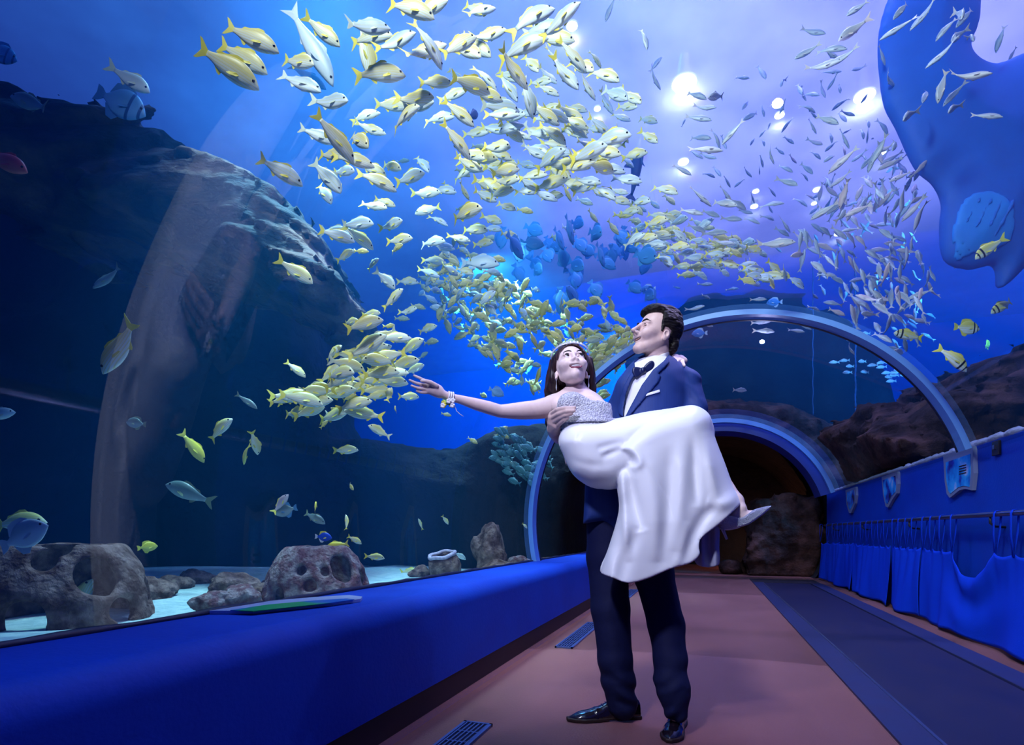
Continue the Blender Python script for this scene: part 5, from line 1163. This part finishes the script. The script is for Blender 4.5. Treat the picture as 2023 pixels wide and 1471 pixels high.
def man_shoe(toe, heel, w):
    toe, heel = Vector(toe), Vector(heel); toe.z = heel.z = 0; ax = (toe-heel).normalized(); sd = Vector((-ax.y, ax.x, 0)); Ln = (toe-heel).length
    h = .0035; lo = (-.02, -.07, .0); G = grid(lo, (Ln+.02, .07, .14), h); x, y, z = G; t = np.clip(x/Ln, 0, 1)
    wd = np.interp(t, [0, .12, .35, .6, .78, .92, 1], [.028, .034, .030, .040, .043, .030, .010]); ht = np.interp(t, [0, .1, .25, .4, .55, .7, .85, 1], [.085, .098, .105, .086, .062, .048, .040, .020])
    D = smax(np.maximum(np.abs(y)-wd*np.clip(1.05-.5*(z/np.maximum(ht, .01))**2, .1, 2), np.maximum(-x, x-Ln)), z-ht*(1-.25*(y/.045)**2), .02)
    D = smax(D, .014-z, .004); D = D-.004*np.exp(-((x-.62*Ln)/.006)**2)*.6
    def xf(V): return np.array(heel)+V[:, :1]*np.array(ax)+V[:, 1:2]*np.array(sd)+V[:, 2:]*np.array((0, 0, 1))
    s = sdf_obj('dress_shoe', D, lo, h, M['leather'], groom, xf, 1)
    so = np.maximum(np.maximum(np.abs(y)-wd-.004, np.maximum(-x-.003, x-Ln-.004)), np.abs(z-.009)-.0085); so = np.maximum(so, -np.maximum(np.abs(x-.40*Ln)-.06*Ln, z-.007))
    sdf_obj('sole', so, lo, h, M['sole'], s, xf, 0)
    for k in range(4):
        xx = Ln*(.36+.055*k); zz = float(np.interp(xx/Ln, [.25, .4, .55, .7], [.105, .086, .062, .048]))
        tube('lace', [heel+ax*xx+sd*u*.014+Vector((0, 0, zz+.001-.0025*(u*u))) for u in (-1, -.5, 0, .5, 1)], .0022, M['bow'], s, 6)
def onfloor(px, py): return Pz(px, py, 0.0)
man_shoe(onfloor(1122, 1424), onfloor(1262, 1417), .1); man_shoe(onfloor(1322, 1468), onfloor(1343, 1425), .1)
# ================================================================== BRIDE
bc = q(1130, 729, -.03); BB = basis((.03, -.87, .47), (-.07, .47, .87)); BS = .92
parts = []
G, lo = cgrid(1078, 668, 1184, 770, -.20, .20, .0026); L = to_local(G, bc, BB, BS)
neckb = [(1139, 728, .025, 15), (1139, 755, -.005, 16), (1138, 776, -.015, 23)]
D = smin(head_sdf(L, False), chain(G, neckb, .01), .014); parts.append(sdf_obj('h', D, lo, .0025, None, None, cam_xf, 1))
def torso_b(G):
    D = chain(G, [(1138, 792, -.02, 28), (1150, 815, -.05, 42), (1160, 850, -.08, 44)], .03)
    D = smin(D, ell(G, q(1140, 800, -.02), (.115, .075, .06)), .03)
    D = smin(D, ell(G, q(1128, 797, -.115), (.045, .045, .042)), .03); D = smin(D, ell(G, q(1178, 808, -.105), (.05, .045, .040)), .03)
    return D
G, lo = cgrid(1060, 745, 1260, 905, -.30, .22, .0042)
D = smin(torso_b(G), chain(G, neckb, .01), .03)
D = smin(D, chain(G, [(1160, 850, -.08, 44), (1165, 900, -.10, 50)], .03), .03)
D = smin(D, chain(G, [(1122, 790, -.02, 20), (1094, 801, -.03, 20.5), (1060, 809, -.06, 18)], .015), .02)
D = smin(D, chain(G, [(1158, 800, .01, 16), (1180, 824, .13, 12), (1235, 826, .22, 12)], .01), .02)
parts.append(sdf_obj('t', D, lo, .0042, None, None, cam_xf, 1))
G, lo = cgrid(800, 735, 1085, 840, -.36, .06, .0034)
D = chain(G, [(1082, 805, -.04, 21), (1058, 809, -.06, 18.5), (1030, 811, -.08, 17.2), (1005, 812, -.10, 14.5), (988, 812, -.115, 12.8), (965, 805, -.135, 12.8), (940, 798, -.155, 11.6), (910, 789, -.18, 8.6), (888, 784, -.20, 7.6), (872, 777, -.215, 8.5), (860, 770, -.225, 10), (851, 765, -.23, 8.5)], .012)
D = smin(D, chain(G, [(866, 769, -.22, 9), (852, 760, -.235, 7.5)], .01), .012); D = smin(D, chain(G, [(866, 777, -.22, 8), (848, 771, -.232, 7)], .01), .012)
for f in ([(850, 757, -.240, 4.0), (838, 751, -.248, 3.4), (828, 746, -.252, 3.1), (818, 741.5, -.250, 2.5)], [(847, 763, -.238, 4.1), (833, 759.5, -.250, 3.5), (821, 756, -.256, 3.1), (809, 750.5, -.258, 2.5)],
          [(847, 769, -.234, 4.0), (834, 768, -.246, 3.4), (824, 766, -.252, 3.0), (813, 761.5, -.255, 2.5)], [(850, 774, -.230, 3.6), (839, 775.5, -.238, 3.1), (831, 775, -.243, 2.7), (823, 772, -.246, 2.2)], [(862, 762, -.245, 5.2), (850, 755, -.262, 4.6), (841, 752.5, -.268, 4.0), (833, 752, -.268, 3.2)]):
    D = smin(D, chain(G, f, .003), .0025)
parts.append(sdf_obj('arm', D, lo, .0034, None, None, cam_xf, 1))
# left arm behind his back, hand over his shoulder
G, lo = cgrid(1215, 690, 1365, 835, .0, .46, .0036)
D = chain(G, [(1230, 826, .21, 12), (1275, 790, .36, 12), (1318, 752, .36, 10), (1342, 722, .29, 9), (1344, 711, .20, 10)], .012)
D = smin(D, chain(G, [(1350, 713, .18, 8), (1335, 708, .17, 8.5)], .01), .01)
for f in ([(1334, 706, .155, 4.8), (1326, 709, .110, 4.4), (1319, 717, .075, 4.0), (1315, 725, .062, 3.2)], [(1339, 709, .150, 4.8), (1331, 712, .105, 4.4), (1325, 719, .072, 4.0), (1320, 726, .060, 3.2)],
          [(1344, 711, .150, 4.6), (1338, 714, .105, 4.2), (1333, 720, .078, 3.8), (1328, 727, .066, 3.1)], [(1349, 713, .155, 4.2), (1349, 716, .115, 3.9), (1350, 719, .092, 3.5), (1352, 722, .080, 2.8)], [(1330, 707, .18, 5.0), (1323, 703, .165, 4.4), (1318, 700, .15, 3.6)]):
    D = smin(D, chain(G, f, .003), .004)
parts.append(sdf_obj('arm2', D, lo, .0036, None, None, cam_xf, 1))
# legs inside the gown, ankles and feet
G, lo = cgrid(1120, 800, 1515, 1060, -.31, .08, .006)
D = chain(G, [(1165, 895, -.10, 44), (1260, 860, -.12, 36), (1370, 838, -.13, 19), (1404, 915, -.13, 16), (1456, 988, -.20, 11), (1464, 1005, -.22, 10)], .02)
D = smin(D, chain(G, [(1464, 1005, -.22, 10), (1452, 1020, -.22, 11), (1478, 1018, -.223, 10), (1505, 1010, -.225, 5)], .01), .012)
D = smin(D, chain(G, [(1165, 895, -.06, 44), (1255, 866, -.05, 36), (1362, 846, -.05, 19), (1394, 925, -.03, 16), (1450, 1000, -.08, 11), (1440, 1025, -.10, 10), (1475, 1020, -.10, 7)], .02), .02)
parts.append(sdf_obj('legs', D, lo, .006, None, None, cam_xf, 1))
bride = join_meshes('person', parts, M['skin_f']); tag(bride, 'smiling woman in white satin gown and tiara, lying in the man\'s arms, one arm outstretched', 'person')
eyes_brows(bride, bc, BB, BS, (.95, .08, .20), False)
# hair: cap and long locks
G, lo = cgrid(1062, 660, 1190, 880, -.14, .24, .0036); L = to_local(G, bc, BB, BS); x, y, z = L; ay = np.abs(y); hd = head_sdf(L, False)
cap = ell([x, ay, z], (-.020, 0, .040), (.108, .086, .096)); keep = np.where(x > -.0, -(z-.082+.0*x), -(z+.10)); face = np.sqrt((ay/.066)**2+((z+.020)/.098)**2)-1
H = smax(cap, -np.maximum(face*.07, -(x-.0)), .01)
H = smin(H, chain(G, [(1098, 715, .04, 12), (1094, 745, .05, 15), (1092, 772, .04, 17), (1090, 785, .05, 14)], .01), .015)
H = smin(H, chain(G, [(1162, 712, .04, 9), (1167, 740, .05, 9), (1168, 765, .03, 10), (1168, 784, .02, 7)], .01), .015)
H = smin(H, chain(G, [(1099, 706, -.01, 5), (1096, 726, -.01, 8), (1094, 748, .0, 10), (1092, 768, .02, 12)], .01), .008); H = smin(H, chain(G, [(1163, 706, -.01, 4), (1166, 726, -.01, 6), (1168, 748, .0, 7), (1170, 772, .02, 8)], .01), .008)
H = smin(H, chain(G, [(1130, 740, .10, 34), (1130, 790, .11, 32)], .01), .02)
H = smin(H, chain(G, [(1092, 800, .06, 13), (1088, 835, .06, 11), (1098, 868, .05, 5)], .01), .01)
H = H-.005*fbm(G[0]*1, G[1]*1, G[2]*.12, 90, 2, True); H = np.maximum(H, -(hd+.003)); H = np.maximum(H, -(torso_b(G)))
H = np.maximum(H, -(smin(chain(G, neckb), chain(G, [(1122, 790, -.02, 20), (1094, 801, -.03, 20.5), (1060, 809, -.06, 18)]), .02)-.001))
sdf_obj('hair', H, lo, .0036, M['hair_b'], bride, cam_xf, 1)
# tiara
R_ = Matrix([[*(RT*float(BB[r][0])+FW*float(BB[r][1])+UP*float(BB[r][2]))] for r in range(3)]).transposed(); base = Vector(cam_xf(np.array([bc]))[0])
def BW(p): return base+R_ @ (Vector(p)*BS)
ta = [(.008+.072*math.cos(a), .089*math.sin(a), .071+.012*math.cos(a)) for a in [math.radians(-100+200*i/28) for i in range(29)]]
tia = tube('tiara', [BW(p) for p in ta], .0026, M['crystal'], bride, 6)
for i in range(1, 56):
    u = i/2; j = int(u); f_ = u-j; p = [ta[j][k]*(1-f_)+ta[min(j+1, 28)][k]*f_ for k in range(3)]
    hgt = .004+.010*math.exp(-((u-14)/6)**2)*(.55+.45*math.cos(u*2.1)**2); bm = bmesh.new()
    sweep_bm(bm, [BW(p), BW((p[0]*1.03, p[1]*1.03, p[2]+hgt*.55)), BW((p[0]*1.03, p[1]*1.03, p[2]+hgt))], [.0014, .0026, .0007], 6); bm_obj('crystal', bm, M['crystal'], tia)
for sx, nm in ((1099, 746), (1163, 742)):
    e = tube('earring', [Vector(cam_xf(np.array([q(sx, nm+k, -.045)]))[0]) for k in (0, 3, 7, 13, 19, 25)], [.0050, .0045, .0010, .0010, .0030, .0008], M['crystal'], bride, 8)
# bodice
G, lo = cgrid(1080, 755, 1235, 860, -.26, .16, .0032); X, Y = pxy(G); T = smin(torso_b(G), chain(G, [(1160, 850, -.08, 44), (1165, 900, -.10, 50)], .03), .03)
D = np.maximum(ppoly(G, [(1100, 802), (1108, 782), (1122, 775), (1137, 774), (1150, 780), (1170, 790), (1190, 792), (1211, 802), (1216, 840), (1180, 844), (1150, 842), (1108, 846), (1102, 822)], 3), T-.012)
sdf_obj('lace_bodice', D-.004*fbm(G[0], G[1], G[2], 110, 2), lo, .0032, M['lace'], bride, cam_xf, 1)
belt = np.maximum(np.abs(Y-(830-.03*(X-1110)+.0010*(X-1160)**2))-4.0, 0*X-9)*DC/F
sdf_obj('beaded_belt', np.maximum(np.maximum(belt, np.abs(T-.016)-.006), np.maximum(X-1216, 1104-X)*.002), lo, .0032, M['lace'], bride, cam_xf, 1)
# gown: hips and thighs in satin, skirt hanging from the knees
G, lo = cgrid(1092, 790, 1478, 1162, -.36, .12, .0050); X, Y = pxy(G)
dpA = ppoly(G, [(1128, 834), (1110, 850), (1103, 872), (1112, 898), (1130, 935), (1160, 959), (1189, 966), (1225, 963), (1300, 930), (1390, 900), (1412, 862), (1404, 824), (1388, 807), (1365, 800), (1325, 806), (1270, 814), (1212, 827), (1160, 828)], 4)
def puff(dp, dc, th, r): return np.maximum(dp, np.abs(G[1]-DC-dc)-th*np.sqrt(np.clip(1-np.clip(1+dp/r, 0, 1)**2, 0, 1))-.002*(dp < 0))
A = puff(dpA, -.11, .145, .10)
skirt = [(1212, 880), (1270, 830), (1330, 808), (1365, 800), (1387, 806), (1404, 823), (1412, 861), (1431, 911), (1447, 954), (1462, 981), (1466, 991), (1444, 1014), (1417, 1038), (1386, 1062), (1381, 1080), (1382, 1096), (1363, 1112), (1325, 1123), (1281, 1142), (1243, 1151), (1213, 1142), (1185, 1127), (1200, 1087), (1222, 1011), (1219, 965), (1218, 938), (1226, 911)]
dpB = ppoly(G, skirt, 4)
def fold(pts, wd, amp):
    out = 0*X; pts = spline(pts, 5, False)
    m = np.full(X.shape, 1e9); tt = 0*X; n = len(pts)
    for i in range(n-1):
        a, b = pts[i], pts[i+1]; e = b-a; t = np.clip(((X-a[0])*e[0]+(Y-a[1])*e[1])/(e@e+1e-9), 0, 1); dd = np.hypot(X-a[0]-t*e[0], Y-a[1]-t*e[1]); u = dd < m; m = np.where(u, dd, m); tt = np.where(u, (i+t)/(n-1), tt)
    return amp*np.exp(-(m/wd)**2)*np.sin(np.pi*np.clip(tt, 0, 1))**.8
FO = fold([(1224, 905), (1229, 960), (1234, 1040), (1244, 1110)], 9, .020)+fold([(1240, 915), (1252, 985), (1266, 1050)], 12, -.034)+fold([(1276, 880), (1294, 990), (1300, 1110)], 18, .016)+fold([(1262, 1040), (1238, 1096), (1226, 1150)], 14, -.018)+fold([(1205, 1080), (1208, 1130), (1212, 1170)], 12, .012)
FO = FO+fold([(1366, 830), (1371, 920), (1376, 1000)], 9, -.018)+fold([(1388, 835), (1400, 900), (1416, 985)], 11, .018)+fold([(1343, 850), (1348, 950), (1336, 1090)], 14, .014)+fold([(1320, 880), (1320, 1000), (1304, 1130)], 13, -.014)+fold([(1395, 990), (1426, 996), (1464, 978)], 13, .014)+fold([(1420, 990), (1384, 1030), (1346, 1110)], 13, -.016)+fold([(1360, 1030), (1350, 1080), (1330, 1130)], 10, .010)
FO = FO+fold([(1236, 884), (1256, 896), (1264, 914), (1248, 928)], 8, .013)+fold([(1230, 890), (1246, 905), (1250, 922)], 8, -.024)+fold([(1276, 915), (1296, 945), (1316, 980), (1336, 1038)], 2.5, -.004)
wgt = np.clip((Y-850)/70, 0, 1)
ext = [(x, y) if y < 985 else (1466 if x > 1300 else 1190, y) for x, y in skirt]
ext = [(1212, 880), (1270, 830), (1330, 808), (1365, 800), (1387, 806), (1404, 823), (1412, 861), (1431, 911), (1447, 954), (1466, 991), (1500, 1080), (1540, 1200), (1540, 1330), (1150, 1330), (1165, 1200), (1200, 1087), (1222, 1011), (1219, 965), (1218, 938), (1226, 911)]
dpE = ppoly(G, ext, 4)
th = .125*np.sqrt(np.clip(1-np.clip(1+dpE/.085, 0, 1)**2, 0, 1))+.004
B = np.maximum(dpB, np.abs(G[1]-DC+.150+.03*np.clip((Y-830)/200, 0, 1))-th-FO*wgt)
FA = fold([(1178, 887), (1205, 880), (1236, 872)], 8, -.008)+fold([(1186, 905), (1206, 894), (1228, 885)], 8, -.009)+fold([(1182, 896), (1206, 886), (1232, 878)], 6, .006)+fold([(1150, 850), (1143, 862), (1136, 874)], 3, -.004)+fold([(1240, 868), (1280, 846), (1330, 832)], 9, -.008)+fold([(1120, 905), (1170, 918), (1215, 915)], 9, -.005)
A = A-FA
gown = smin(A, B, .007)
hollow = np.maximum(B+.010, 1085-Y-2.0*(dpB*200+2))if False else None
sdf_obj('satin_gown', gown, lo, .0050, M['satin'], bride, cam_xf, 1)
G, lo = cgrid(1360, 1030, 1440, 1130, -.32, -.10, .004); X, Y = pxy(G)
dpl = ppoly(G, [(1372, 1062), (1395, 1046), (1420, 1038), (1421, 1080), (1422, 1110), (1414, 1118), (1392, 1120), (1372, 1108)], 3)
sdf_obj('lining', np.maximum(dpl, np.abs(G[1]-DC+.215+.012*np.sin(X*.25))-.010), lo, .004, M['lining'], bride, cam_xf, 1)
# silver stilettos
def stiletto(off, dx, dy, par):
    G, lo = cgrid(1400+dx, 985+dy, 1540+dx, 1080+dy, off-.07, off+.07, .003)
    dp = ppoly(G, [(x+dx, y+dy) for x, y in [(1420, 1027), (1432, 1018), (1444, 1018), (1464, 1022), (1478, 1014), (1490, 1006), (1508, 1001), (1526, 998), (1516, 1009), (1498, 1023), (1480, 1035), (1464, 1040), (1448, 1041), (1430, 1037), (1420, 1036)]], 3)
    X, Y = pxy(G); hw = np.interp(X-dx, [1418, 1430, 1450, 1480, 1500, 1526], [.024, .030, .028, .036, .026, .004])
    D = smax(dp, np.abs(G[1]-DC-off)-hw, .012); o = sdf_obj('stiletto_shoe', D, lo, .003, M['glitter'], par, cam_xf, 1)
    a = [Vector(cam_xf(np.array([q(x+dx, y+dy, off)]))[0]) for x, y in ((1423, 1033), (1429, 1048), (1436, 1065))]
    tube('heel', a, [.012, .006, .0045], M['glitter'], o, 8)
stiletto(-.222, 0, 0, bride); stiletto(-.10, -17, 6, bride)
# pearl bracelet and wrist corsage
def cring(cx, cy, dd, r, tilt, n, nm, m, rad, par):
    ax = Vector(cam_xf(np.array([q(cx-22, cy-6, dd-.018)]))[0])-Vector(cam_xf(np.array([q(cx, cy, dd)]))[0]); ax.normalize(); c = Vector(cam_xf(np.array([q(cx, cy, dd)]))[0]); e1 = ax.orthogonal().normalized(); e2 = ax.cross(e1)
    return tube(nm, [c+(e1*math.cos(t)+e2*math.sin(t))*r for t in [2*math.pi*i/n for i in range(n+1)]], rad, m, par, 6)
br = cring(889, 784, -.20, .0195, 0, 24, 'bracelet', M['pearl'], .0034, bride); cring(893, 785, -.197, .0205, 0, 24, 'strand', M['pearl'], .0030, br); cring(885, 783, -.203, .0195, 0, 24, 'strand', M['pearl'], .0030, br)
cc = Vector(cam_xf(np.array([q(884, 795, -.215)]))[0]); rr = random.Random(4)
cor = tube('corsage', [Vector(cam_xf(np.array([q(874, 791, -.215)]))[0]), cc, Vector(cam_xf(np.array([q(896, 797, -.21)]))[0])], [.006, .010, .006], mat('corsage_leaf', (.20, .45, .10), .6), bride, 8)
for i in range(9):
    c = cc+RT*rr.uniform(-.026, .026)+UP*rr.uniform(-.014, .010)-FW*rr.uniform(.0, .014); bm = bmesh.new()
    for k in range(5):
        a = 2*math.pi*k/5; s = bmesh.ops.create_icosphere(bm, subdivisions=1, radius=.0062)
        for v in s['verts']: v.co = Vector((v.co.x+.006*math.cos(a), v.co.y*.6, v.co.z+.006*math.sin(a)))
    o = bm_obj('flower', bm, M['pearl'] if i % 3 else mat('flower_yellow', (.75, .70, .10), .6), cor, True); o.location = c
for k, (x1, y1) in enumerate(((908, 816), (914, 822))):
    tube('ribbon', [Vector(cam_xf(np.array([q(893+(x1-893)*t+2*math.sin(t*6+k), 797+(y1-797)*t**.8, -.21)]))[0]) for t in (0, .25, .5, .75, 1)], .0055, M['pearl'], cor, 6, .25)
